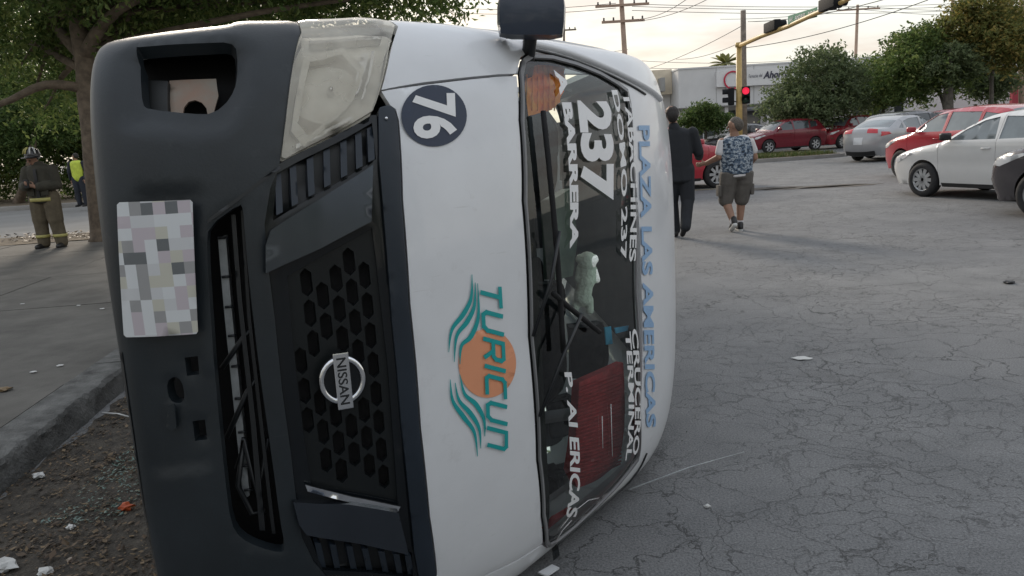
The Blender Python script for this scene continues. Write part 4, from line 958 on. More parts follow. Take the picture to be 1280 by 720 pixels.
M_helm = mat('helmet_black', (.02, .02, .022), .3, var=.1, coat=.4); M_sole = mat('white_sole', (.6, .6, .58), .7, var=.1); M_cuff = mat('pale_cuff', (.26, .22, .16), .9, var=.2)
M_lips = mat('lip', (.25, .10, .085), .6)
def camo():
    m = bpy.data.materials.new('camouflage'); m.use_nodes = True; t = m.node_tree; b = t.nodes['Principled BSDF']; b.inputs['Roughness'].default_value = .85
    tc = t.nodes.new('ShaderNodeTexCoord'); n = t.nodes.new('ShaderNodeTexNoise'); n.inputs['Scale'].default_value = 17; n.inputs['Detail'].default_value = 2; n.inputs['Roughness'].default_value = .6
    mp = t.nodes.new('ShaderNodeMapping'); mp.inputs['Scale'].default_value = (1, 1, 1.7); t.links.new(tc.outputs['Object'], mp.inputs[0]); t.links.new(mp.outputs[0], n.inputs['Vector'])
    r = t.nodes.new('ShaderNodeValToRGB'); r.color_ramp.interpolation = 'CONSTANT'; el = r.color_ramp.elements
    for i, (p, c) in enumerate(((0, (.02, .03, .045)), (.42, (.065, .10, .15)), (.5, (.16, .20, .25)), (.56, (.38, .42, .45)), (.63, (.05, .075, .11)))):
        x = el[i] if i < 2 else el.new(p); x.position = p; x.color = (*c, 1)
    t.links.new(n.outputs[0], r.inputs[0]); t.links.new(r.outputs[0], b.inputs['Base Color']); return m
M_camo = camo()
V3 = lambda *a: Vector(a)
def hand(wrist, d, n_out, sc_=1., curl=.5):
    """palm + five unequal bent fingers; d = direction of the hand, n_out = side the thumb leaves from"""
    d = Vector(d).normalized(); s = Vector(n_out); s = (s - d * s.dot(d)).normalized(); pn = d.cross(s); wr = Vector(wrist); o = []
    o.append((wr, .026 * sc_, wr + d * .085 * sc_, .030 * sc_)); o.append((wr + d * .05 * sc_ + s * .018 * sc_, .020 * sc_, wr + d * .085 * sc_ - s * .022 * sc_, .018 * sc_))
    for k, l in ((1.5, .070), (.5, .080), (-.5, .074), (-1.5, .056)):
        b0 = wr + d * .095 * sc_ + s * k * .0185 * sc_; b1 = b0 + (d * math.cos(curl * .5) + pn * math.sin(curl * .5)) * l * .5 * sc_; b2 = b1 + (d * math.cos(curl * 1.5) + pn * math.sin(curl * 1.5)) * l * .5 * sc_
        o += [(b0, .0095 * sc_, b1, .009 * sc_), (b1, .009 * sc_, b2, .0075 * sc_)]
    t0 = wr + d * .03 * sc_ + s * .025 * sc_; t1 = t0 + (d * .6 + s * .8) * .045 * sc_; t2 = t1 + (d * .9 + s * .2 + pn * .3) * .035 * sc_
    o += [(t0, .012 * sc_, t1, .0105 * sc_), (t1, .0105 * sc_, t2, .009 * sc_)]
    return o
def head(c, face, sc_=1.):
    """skull, jaw, nose, ears; face = facing direction"""
    c = Vector(c); f = Vector(face).normalized(); r = f.cross(V3(0, 0, 1)).normalized(); u = r.cross(f)
    k = sc_; o = [(c + u * .02 * k, .088 * k, c + u * .035 * k - f * .02 * k, .086 * k), (c, .078 * k, c - u * .085 * k + f * .030 * k, .040 * k), (c + f * .075 * k + u * .015 * k, .016 * k, c + f * .105 * k - u * .022 * k, .013 * k), (c + f * .05 * k + u * .035 * k - r * .03 * k, .03 * k, c + f * .05 * k + u * .035 * k + r * .03 * k, .03 * k)]
    for s in (-1, 1): o.append((c + r * s * .082 * k + u * .012 * k, (.014 * k, .022 * k, .03 * k), c + r * s * .082 * k - u * .012 * k, (.012 * k, .018 * k, .022 * k)))
    return o, f, r, u
def face_bits(c, f, r, u, parent, k=1.):
    c = Vector(c)
    for s in (-1, 1): remesh('eye', [(c + f * .080 * k + r * s * .031 * k, .012 * k, c + f * .080 * k + r * s * .033 * k, .012 * k)], M_hair, parent, .004, 0)
    remesh('mouth', [(c + f * .083 * k - u * .058 * k - r * .02 * k, .007 * k, c + f * .083 * k - u * .058 * k + r * .02 * k, .007 * k)], M_lips, parent, .004, 0)
def shoe(heel, toe, up_, m, parent, sole=None, k=1.):
    h, t = Vector(heel), Vector(toe); d = (t - h).normalized(); u = Vector(up_)
    remesh('shoe', [(h + u * .045, .040 * k, h + d * .10 + u * .04, .044 * k), (h + d * .08 + u * .04, .042 * k, t + u * .03 - d * .04, .036 * k), (h + u * .05, .040 * k, h + u * .10 + d * .02, .045 * k)], m, parent, .010, 2)
    if sole: remesh('shoe_sole', [(h + u * .010, .034 * k, t - d * .05 + u * .008, .036 * k), (h + u * .012, .036 * k, h + d * .05 + u * .012, .036 * k)], sole, parent, .010, 1)
def person(label, loc, group=None): o = empty('person', loc); tag(o, label, 'person', group); return o

# man in a black suit walking away, right arm out
g = gnd(851, 296); pm = person('person in a black suit with dark hair walking away beside the van', (g.x, g.y, 0))
hd, f, r, u = head((-.09, .03, 1.70), (.25, .95, -.05), 1.03)
legs = [(V3(-.09, 0, .95), .10, V3(-.10, .10, .52), .075), (V3(-.10, .10, .52), .07, V3(-.07, .03, .10), .05), (V3(.09, 0, .95), .10, V3(.10, -.02, .52), .075), (V3(.10, -.02, .52), .07, V3(.01, -.26, .17), .05)]
tors = [(V3(0, 0, .95), (.155, .11, .12), V3(-.01, .01, 1.22), (.17, .115, .15)), (V3(-.01, .01, 1.22), (.17, .115, .15), V3(-.02, .03, 1.42), (.19, .105, .09)), (V3(-.04, .03, 1.45), .075, V3(-.08, .03, 1.62), .055)]
arms = [(V3(-.22, .02, 1.44), .06, V3(-.29, .0, 1.15), .05), (V3(-.29, 0, 1.15), .045, V3(-.27, .13, .93), .035), (V3(.19, .02, 1.44), .065, V3(.27, .02, 1.17), .052), (V3(.27, .02, 1.17), .047, V3(.34, .26, 1.10), .036)]
remesh('body', hd + legs + tors + arms + hand((-.27, .13, .93), (.05, .3, -1), (1, .2, 0)) + hand((.34, .26, 1.10), (.25, .9, -.1), (-.3, .1, 1)), M_skin, pm, .009, 2)
remesh('hair', [(Vector((-.09, .02, 1.735)), .094, Vector((-.09, -.005, 1.72)), .095), (Vector((-.09, -.03, 1.66)), .07, Vector((-.09, -.04, 1.69)), .08)], M_hair, pm, .01, 2)
face_bits((-.09, .03, 1.70), f, r, u, pm)
remesh('jacket', [(a, tuple(x + .025 for x in ra) if isinstance(ra, tuple) else ra + .022, b, tuple(x + .025 for x in rb) if isinstance(rb, tuple) else rb + .022) for a, ra, b, rb in tors[:2] + [(arms[0]), arms[2], (arms[1][0], .05, V3(-.272, .11, .955), .04), (arms[3][0], .052, V3(.33, .235, 1.105), .042)]] + [(V3(0, -.0, .98), (.185, .135, .1), V3(0, -.01, .80), (.195, .145, .05)), (V3(-.05, .0, 1.5), .075, V3(-.07, .02, 1.54), .075)], M_suit, pm, .012, 3)
remesh('trousers', [(a, ra + .02, b, rb + .025) for a, ra, b, rb in legs], M_suit, pm, .012, 3)
shoe((-.07, -.01, .0), (-.07, .26, .0), (0, 0, 1), M_shoe, pm); shoe((.01, -.30, .14), (.0, -.10, .005), (-.05, .75, .65), M_shoe, pm)

# heavy man in a camouflage vest and shorts
g = gnd(921, 289); pm = person('person in a blue camouflage vest and grey shorts walking away', (g.x, g.y, 0))
hd, f, r, u = head((-.03, .0, 1.50), (-.85, .5, -.08), 1.0)
legs = [(V3(-.11, 0, .80), .115, V3(-.15, .02, .44), .075), (V3(-.15, .02, .44), .068, V3(-.09, -.16, .14), .042), (V3(.10, 0, .80), .115, V3(.08, .05, .44), .075), (V3(.08, .05, .44), .068, V3(.06, .06, .09), .042)]
tors = [(V3(0, 0, .85), (.19, .15, .12), V3(0, .02, 1.08), (.205, .17, .15)), (V3(0, .02, 1.08), (.205, .16, .15), V3(-.01, .02, 1.27), (.19, .12, .09)), (V3(-.02, .02, 1.30), .075, V3(-.03, .01, 1.42), .06)]
arms = [(V3(-.20, .02, 1.28), .065, V3(-.25, .0, 1.08), .052), (V3(-.25, 0, 1.08), .047, V3(-.40, .14, .99), .036), (V3(.19, .02, 1.28), .065, V3(.27, .05, 1.04), .052), (V3(.27, .05, 1.04), .047, V3(.26, .24, .93), .036)]
remesh('body', hd + legs + tors + arms + hand((-.40, .14, .99), (-.8, .5, -.1), (0, .1, 1)) + hand((.26, .24, .93), (-.1, .8, -.4), (-.6, .3, .6)), M_skin, pm, .009, 2)
remesh('hair', [(V3(-.015, -.005, 1.54), .092, V3(.005, -.015, 1.525), .092), (V3(.03, -.02, 1.48), .06, V3(.03, -.02, 1.50), .07)], M_hairg, pm, .01, 2); face_bits((-.03, 0, 1.50), f, r, u, pm)
remesh('shirt', [(V3(-.20, .02, 1.27), .072, V3(-.235, .005, 1.14), .070), (V3(.19, .02, 1.27), .072, V3(.245, .04, 1.14), .070), (V3(-.12, .02, 1.3), .07, V3(.12, .02, 1.3), .07), (V3(0, 0, .80), (.215, .175, .03), V3(0, 0, .84), (.21, .17, .03))], M_tee, pm, .012, 2)
remesh('vest', [(V3(0, 0, .84), (.225, .185, .05), V3(0, .02, 1.08), (.24, .195, .15)), (V3(0, .02, 1.08), (.245, .19, .15), V3(-.01, .02, 1.28), (.235, .145, .09))], M_camo, pm, .012, 3)
remesh('shorts', [(V3(-.10, 0, .84), (.14, .16, .05), V3(-.125, 0, .70), (.125, .14, .08)), (V3(-.125, 0, .70), .125, V3(-.15, .02, .46), .108), (V3(.10, 0, .84), (.14, .16, .05), V3(.105, 0, .70), (.125, .14, .08)), (V3(.105, 0, .70), .125, V3(.085, .04, .46), .108), (V3(-.06, 0, .84), (.17, .165, .05), V3(.06, 0, .78), (.17, .165, .05))], M_shorts, pm, .012, 3)
for s, c in ((-1, V3(-.26, -.01, .60)), (1, V3(.21, .0, .60))): box('cargo_pocket', c, (.05, .14, .16), M_shorts, pm, bev=.02)
remesh('sock', [(V3(.06, .06, .10), .05, V3(.062, .06, .14), .05), ], M_tee, pm, .01, 1); remesh('sock', [(V3(-.09, -.16, .15), .05, V3(-.095, -.145, .18), .05)], M_tee, pm, .01, 1)
shoe((.06, .02, 0), (.08, .28, 0), (0, 0, 1), M_shoe, pm, M_sole, 1.05); shoe((-.09, -.22, .115), (-.08, .02, .01), (-.0, .42, .91), M_shoe, pm, M_sole, 1.05)

# firefighter on the pavement, looking down at the hands
g = gnd(66, 309, .14); pm = person('firefighter in dark turnout coat and helmet looking at a phone on the pavement', (g.x, g.y, .14))
hd, f, r, u = head((-.06, -.05, 1.50), (-.35, -.85, -.40), 1.0)
legs = [(V3(-.11, 0, .86), .10, V3(-.13, 0, .46), .075), (V3(-.13, 0, .46), .07, V3(-.13, 0, .09), .05), (V3(.11, 0, .86), .10, V3(.14, -.02, .46), .075), (V3(.14, -.02, .46), .07, V3(.17, 0, .09), .05)]
tors = [(V3(0, 0, .90), (.16, .12, .12), V3(0, 0, 1.12), (.17, .12, .14)), (V3(0, 0, 1.12), (.17, .12, .14), V3(0, 0, 1.30), (.19, .11, .09)), (V3(0, 0, 1.33), .075, V3(-.04, -.03, 1.44), .06)]
arms = [(V3(-.21, 0, 1.30), .065, V3(-.27, -.06, 1.05), .052), (V3(-.27, -.06, 1.05), .047, V3(-.10, -.28, 1.06), .036), (V3(.21, 0, 1.30), .065, V3(.27, -.04, 1.05), .052), (V3(.27, -.04, 1.05), .047, V3(.04, -.26, 1.04), .036)]
remesh('body', hd + legs + tors + arms + hand((-.10, -.28, 1.06), (.6, -.6, .3), (.1, .2, 1), 1, .9) + hand((.04, -.26, 1.04), (-.7, -.5, .3), (.1, .2, 1), 1, .9), M_skin, pm, .009, 2); face_bits((-.06, -.05, 1.50), f, r, u, pm)
hc = V3(-.055, -.03, 1.56); hm = remesh('helmet', [(hc, (.125, .14, .10), hc + V3(0, 0, .03), (.115, .13, .10)), (hc + V3(0, 0, -.04), (.16, .19, .014), hc + V3(-.02, -.02, -.045), (.16, .19, .012))], M_helm, pm, .010, 2)
for a in (-.9, -.3, .3, .9): tube('helmet_stripe', [hc + V3(.13 * math.sin(a), -.14 * math.cos(a), .02), hc + V3(.11 * math.sin(a), -.12 * math.cos(a), .085), hc + V3(.06 * math.sin(a), -.07 * math.cos(a), .125)], .012, [M_yel, M_sole][a > 0], hm, 6)
coat = remesh('coat', [(a, tuple(x + .04 for x in ra) if isinstance(ra, tuple) else ra + .03, b, tuple(x + .04 for x in rb) if isinstance(rb, tuple) else rb + .03) for a, ra, b, rb in tors[:2] + [arms[0], arms[2], (arms[1][0], .055, V3(-.13, -.24, 1.06), .044), (arms[3][0], .055, V3(.08, -.225, 1.04), .044)]] + [(V3(0, 0, .92), (.215, .165, .1), V3(0, 0, .78), (.225, .175, .04)), (V3(0, 0, 1.38), (.10, .09, .04), V3(-.02, -.0, 1.43), (.095, .09, .03))], M_turn, pm, .012, 3)
def ring(name, c, rx, ry, h, m, parent, seg=24):
    V, Fs = [], []
    for k in range(seg):
        a = 2 * math.pi * k / seg
        for dz, rr in ((-h / 2, .985), (-h / 2, 1), (h / 2, 1), (h / 2, .985)): V.append((c[0] + rx * rr * math.cos(a), c[1] + ry * rr * math.sin(a), c[2] + dz))
    for k in range(seg):
        for j in range(3): Fs.append((k * 4 + j, k * 4 + j + 1, ((k + 1) % seg) * 4 + j + 1, ((k + 1) % seg) * 4 + j))
    return mk(name, V, Fs, m, parent)
box('closure_flap', (0.01, -.165, 1.08), (.055, .012, .50), M_cblack, coat, bev=.004); box('pocket', (.12, -.165, .95), (.12, .03, .13), M_turn, coat, bev=.01); box('pocket', (-.11, -.165, .95), (.12, .03, .13), M_turn, coat, bev=.01)
for cu in ((V3(-.14, -.235, 1.06), V3(-.115, -.26, 1.06)), (V3(.09, -.22, 1.04), V3(.065, -.24, 1.04))): remesh('cuff', [(cu[0], .052, cu[1], .050)], M_cuff, coat, .01, 1)
ring('reflective_band', (0, 0, .82), .236, .188, .06, M_yel, coat)
remesh('trousers', [(a, ra + .045, b, rb + .05) for a, ra, b, rb in legs], M_turnp, pm, .012, 3)
for c in ((-.13, 0, .20), (.162, 0, .20)): ring('reflective_band', c, .112, .112, .05, M_yel, pm)
shoe((-.13, .08, 0), (-.17, -.20, 0), (0, 0, 1), M_shoe, pm, None, 1.25); shoe((.17, .08, 0), (.20, -.20, 0), (0, 0, 1), M_shoe, pm, None, 1.25)
ph = box('phone', V3(g.x - .04, g.y - .36, .14 + 1.10), (.075, .03, .14), M_cblack, None, bev=.006); tag(ph, 'dark phone held in the firefighter\'s hands', 'phone')

# officer in a hi-vis vest beside a motorcycle across the street
g = gnd(104, 258, .15); pm = person('person in a yellow hi-vis vest standing across the side street', (g.x, g.y, .15))
hd, f, r, u = head((.0, 0, 1.56), (-.9, .3, -.1), 1.0)
legs = [(V3(-.10, 0, .88), .095, V3(-.10, 0, .48), .07), (V3(-.10, 0, .48), .065, V3(-.10, .02, .09), .048), (V3(.10, 0, .88), .095, V3(.11, 0, .48), .07), (V3(.11, 0, .48), .065, V3(.12, 0, .09), .048)]
tors = [(V3(0, 0, .92), (.15, .11, .12), V3(0, 0, 1.15), (.16, .11, .14)), (V3(0, 0, 1.15), (.16, .11, .14), V3(0, 0, 1.35), (.18, .10, .09)), (V3(0, 0, 1.38), .07, V3(0, 0, 1.48), .055)]
arms = [(V3(-.20, 0, 1.36), .06, V3(-.26, 0, 1.10), .05), (V3(-.26, 0, 1.10), .045, V3(-.30, .1, .88), .035), (V3(.20, 0, 1.36), .06, V3(.26, .02, 1.10), .05), (V3(.26, .02, 1.10), .045, V3(.25, -.1, .88), .035)]
remesh('body', hd + legs + tors + arms + hand((-.30, .1, .88), (0, .3, -1), (1, 0, 0)) + hand((.25, -.1, .88), (0, -.3, -1), (-1, 0, 0)), M_skin, pm, .011, 2)
remesh('hair', [(V3(.015, 0, 1.60), .093, V3(.02, 0, 1.585), .093)], M_hair, pm, .012, 1)
remesh('shirt', [(a, ra + .02, b, rb + .02) for a, ra, b, rb in arms], M_nav, pm, .014, 2)
remesh('vest', [(a, tuple(x + .03 for x in ra), b, tuple(x + .03 for x in rb)) for a, ra, b, rb in tors[:2]], M_hivis, pm, .014, 2)
remesh('trousers', [(a, ra + .025, b, rb + .025) for a, ra, b, rb in legs], M_nav, pm, .014, 2)
shoe((-.10, .04, 0), (-.14, -.2, 0), (0, 0, 1), M_shoe, pm); shoe((.12, .04, 0), (.08, -.2, 0), (0, 0, 1), M_shoe, pm)
mc_ = empty('motorcycle', (g.x + .55, g.y + .55, .15), R(20)); tag(mc_, 'white motorcycle parked beside the hi-vis officer', 'motorcycle')
for xx in (-.65, .65):
    V, Fs = lathe_data([(.22, -.04), (.29, -.05), (.31, 0), (.29, .05), (.22, .04)], 24); w_ = mk('wheel', [(xx + a, b, c + .31) for a, b, c in V], Fs, M_tyre, mc_)
    for k in range(6): a = k * math.pi / 3; tube('spoke', [(xx, 0, .31), (xx + .23 * math.cos(a), 0, .31 + .23 * math.sin(a))], .008, M_rim, w_, 5)
remesh('fairing', [(V3(-.35, 0, .85), (.12, .12, .12), V3(.0, 0, .75), (.18, .12, .12)), (V3(-.5, 0, .8), (.1, .14, .16), V3(-.45, 0, 1.0), (.06, .12, .1))], M_tee, mc_, .02, 2)
remesh('seat', [(V3(.1, 0, .78), (.1, .11, .05), V3(.6, 0, .82), (.1, .1, .05))], M_cblack, mc_, .02, 2)
box('engine', (0, 0, .45), (.4, .22, .3), M_cblack, mc_, bev=.05); tube('handlebar', [(-.42, -.35, 1.05), (-.45, 0, 1.0), (-.42, .35, 1.05)], .015, M_cblack, mc_); tube('fork', [(-.65, 0, .31), (-.45, 0, 1.0)], .025, M_rim, mc_); box('top_case', (.72, 0, .98), (.35, .35, .26), M_nav, mc_, bev=.04)
tube('side_stand', [(.05, .1, .3), (.1, .28, .01)], .012, M_cblack, mc_)

# ------------------------------------------------------------------ shop building and walls
M_wall = mat('white_render', (.58, .57, .56), .85, var=.06, vscale=1.2); M_panel = mat('fascia_panel', (.60, .60, .60), .55, var=.05, vscale=.8); M_shade = mat('grey_soffit', (.32, .32, .31), .8, var=.1); M_sgl = mat('shop_glass', (.06, .07, .07), .08, var=.2, vscale=.7, coat=.5)
M_sign = mat('sign_white', (.68, .68, .68), .4, var=.03); M_sred = mat('sign_red', (.50, .02, .06), .4, var=.05); M_sdark = mat('sign_dark_blue', (.03, .03, .06), .4, var=.05)
bl = empty('shop_building', (10.5, 55, .14)); tag(bl, 'white single storey pharmacy with lettered fascia behind the trees', 'building')
BZ = lambda z: z - .14
P00 = atY(848, 100, 55); P01 = atY(1015, 100, 55)
X0, X1 = P00.x, 44.
ztop = atY(870, 86, 55).z; zbot = atY(870, 134, 55).z; zpar = atY(960, 79, 57).z
bx = lambda nm, x0, x1, y0, y1, z0, z1, m, par=bl: box(nm, ((x0 + x1) / 2 - 10.5, (y0 + y1) / 2 - 55, (z0 + z1) / 2 - .14), (x1 - x0, y1 - y0, z1 - z0), m, par)
bx('wall', X0 + .3, X1, 56.2, 70, .1, zbot + .1, M_wall); bx('fascia', X0, X1, 55, 70, zbot, ztop, M_panel); bx('soffit', X0 + .05, X1 - .05, 55.05, 69.9, zbot - .06, zbot, M_shade); bx('parapet', X0 + 4.5, X1 - .5, 57, 69, ztop, zpar, M_panel)
for i in range(1, 12): bx('panel_joint', X0 + i * 2.6 - .015, X0 + i * 2.6 + .015, 54.985, 55, zbot, ztop, M_shade)
bx('coping', X0 - .05, X1 + .05, 54.94, 70.05, ztop, ztop + .10, M_panel)
for i in range(9):
    xx = X0 + .8 + i * 2.9; s_ = bx('shop_window', xx, xx + 2.3, 56.1, 56.19, .5, zbot - .35, M_sgl); bx('mullion', xx + 1.12, xx + 1.18, 56.05, 56.1, .5, zbot - .35, M_panel, bl)
    bx('pillar', xx - .42, xx - .18, 55.3, 55.55, .1, zbot - .06, M_wall)
# low wing to the left, set back; sunset light painted as cream panel
wing_ = empty('shop_wing', (6, 56, .14)); tag(wing_, 'shop wing with sunlight painted cream and dark lettering left of the pharmacy', 'building')
wx0 = atY(790, 100, 57).x; wx1 = X0 - .02; wz = atY(830, 87, 57).z
bx2 = lambda nm, x0, x1, y0, y1, z0, z1, m: box(nm, ((x0 + x1) / 2 - 6, (y0 + y1) / 2 - 56, (z0 + z1) / 2 - .14), (x1 - x0, y1 - y0, z1 - z0), m, wing_)
M_cw = mat('sunlit_cream', (.66, .58, .45), .7, var=.1, vscale=1.5)
bx2('wall', wx0 - 3, wx1, 57.6, 70, .1, wz, M_wall); bx2('sign_panel', wx0, wx1, 57, 57.6, atY(830, 118, 57).z, wz, M_cw); bx2('blade_sign', atY(826, 100, 56).x, atY(831, 100, 56).x, 55.9, 57, atY(829, 114, 56).z, atY(829, 97, 56).z, M_shade)
for i in range(2): bx2('shop_window', wx0 - 2 + i * 2.4, wx0 + i * 2.4, 57.5, 57.59, .5, 2.4, M_sgl)
def btext(s, quad, Y, m, parent, base, bold=.02, shear=0., name='lettering'):
    V, Fs, tw, th_ = text_mesh(s, bold, shear); q = [atY(px, py, Y) for px, py in quad]; b0 = Vector(base)
    return mk(name, [(q[0].lerp(q[1], v[0] / tw)).lerp(q[3].lerp(q[2], v[0] / tw), v[1] / th_) - b0 for v in V], Fs, m, parent, smooth=False)
bb0 = bl.location
def bquad(nm, px4, Y, th_, m, par, base):
    P = [atY(x, y, Y) - Vector(base) for x, y in px4]; return mk(nm, P + [p + V3(0, th_, 0) for p in P], [(0, 1, 2, 3), (7, 6, 5, 4), (0, 4, 5, 1), (1, 5, 6, 2), (2, 6, 7, 3), (3, 7, 4, 0)], m, par, smooth=False)
sb_ = bquad('sign_board', ((896, 109), (1040, 102), (1040, 80), (896, 90)), 54.7, .28, M_sign, bl, bb0)
btext('Farmacias', ((936, 97.5), (947.5, 96.5), (947.5, 92.1), (936, 93)), 54.66, M_sdark, bl, bb0, .0, .15); btext('del', ((949, 96.3), (953, 96), (953, 91.7), (949, 92)), 54.66, M_sdark, bl, bb0, .0, .15)
btext('Ahorro', ((954, 98.5), (987, 96), (987, 87), (954, 89.5)), 54.66, M_sdark, bl, bb0, .03, .25)
for r0, r1, m_, yy in ((.62, .52, M_sred, 54.62),):
    c = atY(916, 100, yy) - bb0; V, Fs = [], []
    for k in range(28):
        a = 2 * math.pi * k / 28
        for rr, dy in ((r0, 0), (r1, 0), (r1, .05), (r0, .05)): V.append(c + V3(rr * math.cos(a), dy, rr * math.sin(a)))
    for k in range(28):
        for j in range(4): Fs.append((k * 4 + j, k * 4 + (j + 1) % 4, ((k + 1) % 28) * 4 + (j + 1) % 4, ((k + 1) % 28) * 4 + j))
    mk('logo_ring', V, Fs, m_, bl, smooth=False)
btext('Ahorro', ((804, 106), (819, 104.5), (819, 100), (804, 101.5)), 56.96, M_sdark, wing_, wing_.location, .03, .25)
# small dark canopy and posts by the signal pole
kio = empty('kiosk', tuple(atY(948, 165, 50).xy) + (.14,)); tag(kio, 'small kiosk with dark domed canopy beside the timber pole', 'kiosk')
remesh('canopy', [(V3(-1.1, 0, 2.1), (.3, .8, .25), V3(1.1, 0, 2.1), (.3, .8, .25))], M_cblack, kio, .06, 2)
for a in (-1.1, 1.1): tube('post', [(a, -.5, 0), (a, -.5, 2.1)], .05, M_sign, kio)
box('counter', (0, .2, .5), (2.0, .6, 1.0), M_wall, kio, bev=.03)
# red wall and pale wall to the right
rw = box('boundary_wall', (0, 0, 1.6), (8, .25, 3.2), mat('red_render', (.34, .045, .06), .8, var=.15, vscale=1.2)); p = atY(1262, 150, 46); rw.location = (p.x + 4, 46, .14); tag(rw, 'red painted boundary wall at the end of the street', 'wall')
pwll = box('boundary_wall', (0, 0, 1.9), (26, .25, 3.8), M_wall); p = atY(1130, 150, 52); pwll.location = (p.x + 13, 52, .14); tag(pwll, 'long off white wall behind the right hand trees', 'wall')

# ------------------------------------------------------------------ poles, signals, wires
M_wood = mat('timber_pole', (.19, .155, .125), .85, var=.3, vscale=6, bump=.4, bscale=25); M_pole = mat('warm_concrete_pole', (.34, .24, .18), .8, var=.12); M_yp = mat('yellow_pole_paint', (.50, .35, .13), .5, var=.15, vscale=6); M_wire = mat('wire_black', (.03, .03, .03), .6)
M_green = mat('sign_green', (.035, .22, .13), .4, var=.06)
def pole(px_top, px_bot, Y, zt, rad, m, label, name='utility_pole', arms_=()):
    b = atY(px_bot[0], px_bot[1], Y); t = atY(px_top[0], px_top[1], Y); x0 = b.x + (t.x - b.x) * ((0 - b.z) / (t.z - b.z)); xt = b.x + (t.x - b.x) * ((zt - b.z) / (t.z - b.z))
    o = empty(name, (x0, Y, 0)); tag(o, label, 'pole'); tube('shaft', [(0, 0, -.1), (xt - x0, 0, zt)], [rad, rad * .72], m, o, 10)
    for z, hw, tilt in arms_:
        box('crossarm', (0, -rad, 0), (hw * 2, .1, .11), m, o).location = ((xt - x0) * z / zt, 0, z)
        for k in (-.9, -.45, .45, .9):
            V, Fs = lathe_data([(0, .0), (.03, .0), (.05, .04), (.03, .08), (.05, .12), (0, .16)], 10, 'Z'); mk('insulator', [(a + hw * k + (xt - x0) * z / zt, b_ - rad, c + z + .05) for a, b_, c in V], Fs, M_wire, o)
    return o
z1 = atY(779, 27, 38).z; z2 = atY(779, 7, 38).z
pole((777, 5), (782, 85), 38, z2 + .4, .15, M_pole, 'tall warm brown utility pole with crossarms behind the van', arms_=((z1, 1.0, 0), (z2, 1.25, 0)))
pole((929, 15), (930, 165), 34, atY(929, 13, 34).z, .15, M_wood, 'plain timber pole directly behind the yellow signal pole')
pole((1072, 8), (1070, 60), 60, atY(1072, 6, 60).z, .14, M_pole, 'thin utility pole with one crossarm rising above the middle trees', arms_=((atY(1072, 12, 60).z, 1.6, 0),))
pole((1191, 0), (1190, 40), 58, 11.5, .15, M_pole, 'pale bare pole standing up out of the right hand trees')
pole((1277, 0), (1277, 110), 42, 8.2, .16, M_pole, 'warm pale pole in front of the red boundary wall')
pole((705, 30), (705, 52), 60, atY(705, 30, 60).z, .12, M_wood, 'distant thin pole with short arm seen beside the wing mirror', arms_=((atY(705, 38, 60).z, .9, 0),))
# yellow signal pole with mast arm
YP = 32.; b = atY(924, 165, YP); t = atY(921, 56, YP); zt = t.z
sp = empty('signal_pole', (b.x, YP, .13)); tag(sp, 'yellow traffic signal pole with mast arm standing on the median', 'traffic signal')
tube('shaft', [(0, 0, -.02), (0, 0, zt - .13)], [.14, .11], M_yp, sp, 12); tube('cap', [(0, 0, zt - .22), (0, 0, zt - .05)], .15, M_yp, sp, 12)
ar = [V3(0, 0, zt - .18)] + [V3(*(atY(px, py, Y) - sp.location)) for px, py, Y in ((952, 45, 29.5), (985, 33, 27.2), (1015, 19, 25.2), (1052, 3, 23.2), (1085, -14, 21.6))]
tube('mast_arm', ar, [.085, .08, .075, .07, .065, .06], M_yp, sp, 10)
M_lamp_r = emis('signal_red_lit', (.9, .03, .08), .55); M_sblk = mat('signal_black', (.010, .011, .013), .7, spec=.2)
M_lamp_o = mat('signal_lens_off', (.02, .05, .04), .2, var=.2)
def sig_head(c, axis, face, n, lit, label_, r_=.14):
    o = empty('signal_head', tuple(c)); o.parent = sp; axis = Vector(axis).normalized(); fc = Vector(face).normalized(); sd_ = axis.cross(fc).normalized()
    M = Matrix((sd_, fc, axis)).transposed().to_4x4(); bm = bmesh.new(); add_box(bm, (0, 0, 0), (.34, .24, .34 * n), bev=.04, M=M); bmo('housing', bm, M_sblk, o, smooth=True, angle=45)
    for k in range(n):
        cc = axis * ((n - 1) / 2 - k) * .33
        V, Fs = lathe_data([(0, .0), (r_, .0), (r_, -.01)], 20); mk('lens', [cc + fc * .13 + (M.to_3x3() @ Vector(v)) for v in V], Fs, M_lamp_r if k == lit else M_lamp_o, o)
        V, Fs = [], []
        for q in range(15):
            a = R(-20) + R(220) * q / 14
            for dd, rr in ((.12, .155), (.34, .15)): V.append(cc + fc * dd + axis * rr * math.sin(a) + sd_ * rr * math.cos(a))
        for q in range(14): Fs.append((q * 2, q * 2 + 1, q * 2 + 3, q * 2 + 2))
        mk('visor', V, Fs, M_sblk, o)
    return o
lp = lambda px, py, Y: atY(px, py, Y) - sp.location
sig_head(lp(932, 119, YP), (0, 0, 1), (-.25, -1, 0), 2, 0, '')
sig_head(lp(914, 121, YP), (0, 0, 1), (-1, .3, 0), 2, -1, '')
for px in (932, 914):
    for py in (112, 127): tube('bracket', [lp(px, py, YP), lp(921.5, py, YP)], .025, M_cblack, sp, 6)
adir = (ar[3] - ar[1]).normalized()
afc = V3(-adir.y, adir.x, 0).normalized(); afc = afc if afc.x > 0 else -afc
sig_head(lp(965, 33, 28.4), adir, afc, 3, -1, ''); sig_head(lp(1037, 4, 23.8), adir, afc, 3, -1, '')
P4 = [lp(x, y, Y) for x, y, Y in ((985, 31, 27.0), (1021, 21, 25.0), (1021, 9, 25.0), (985, 20, 27.0))]
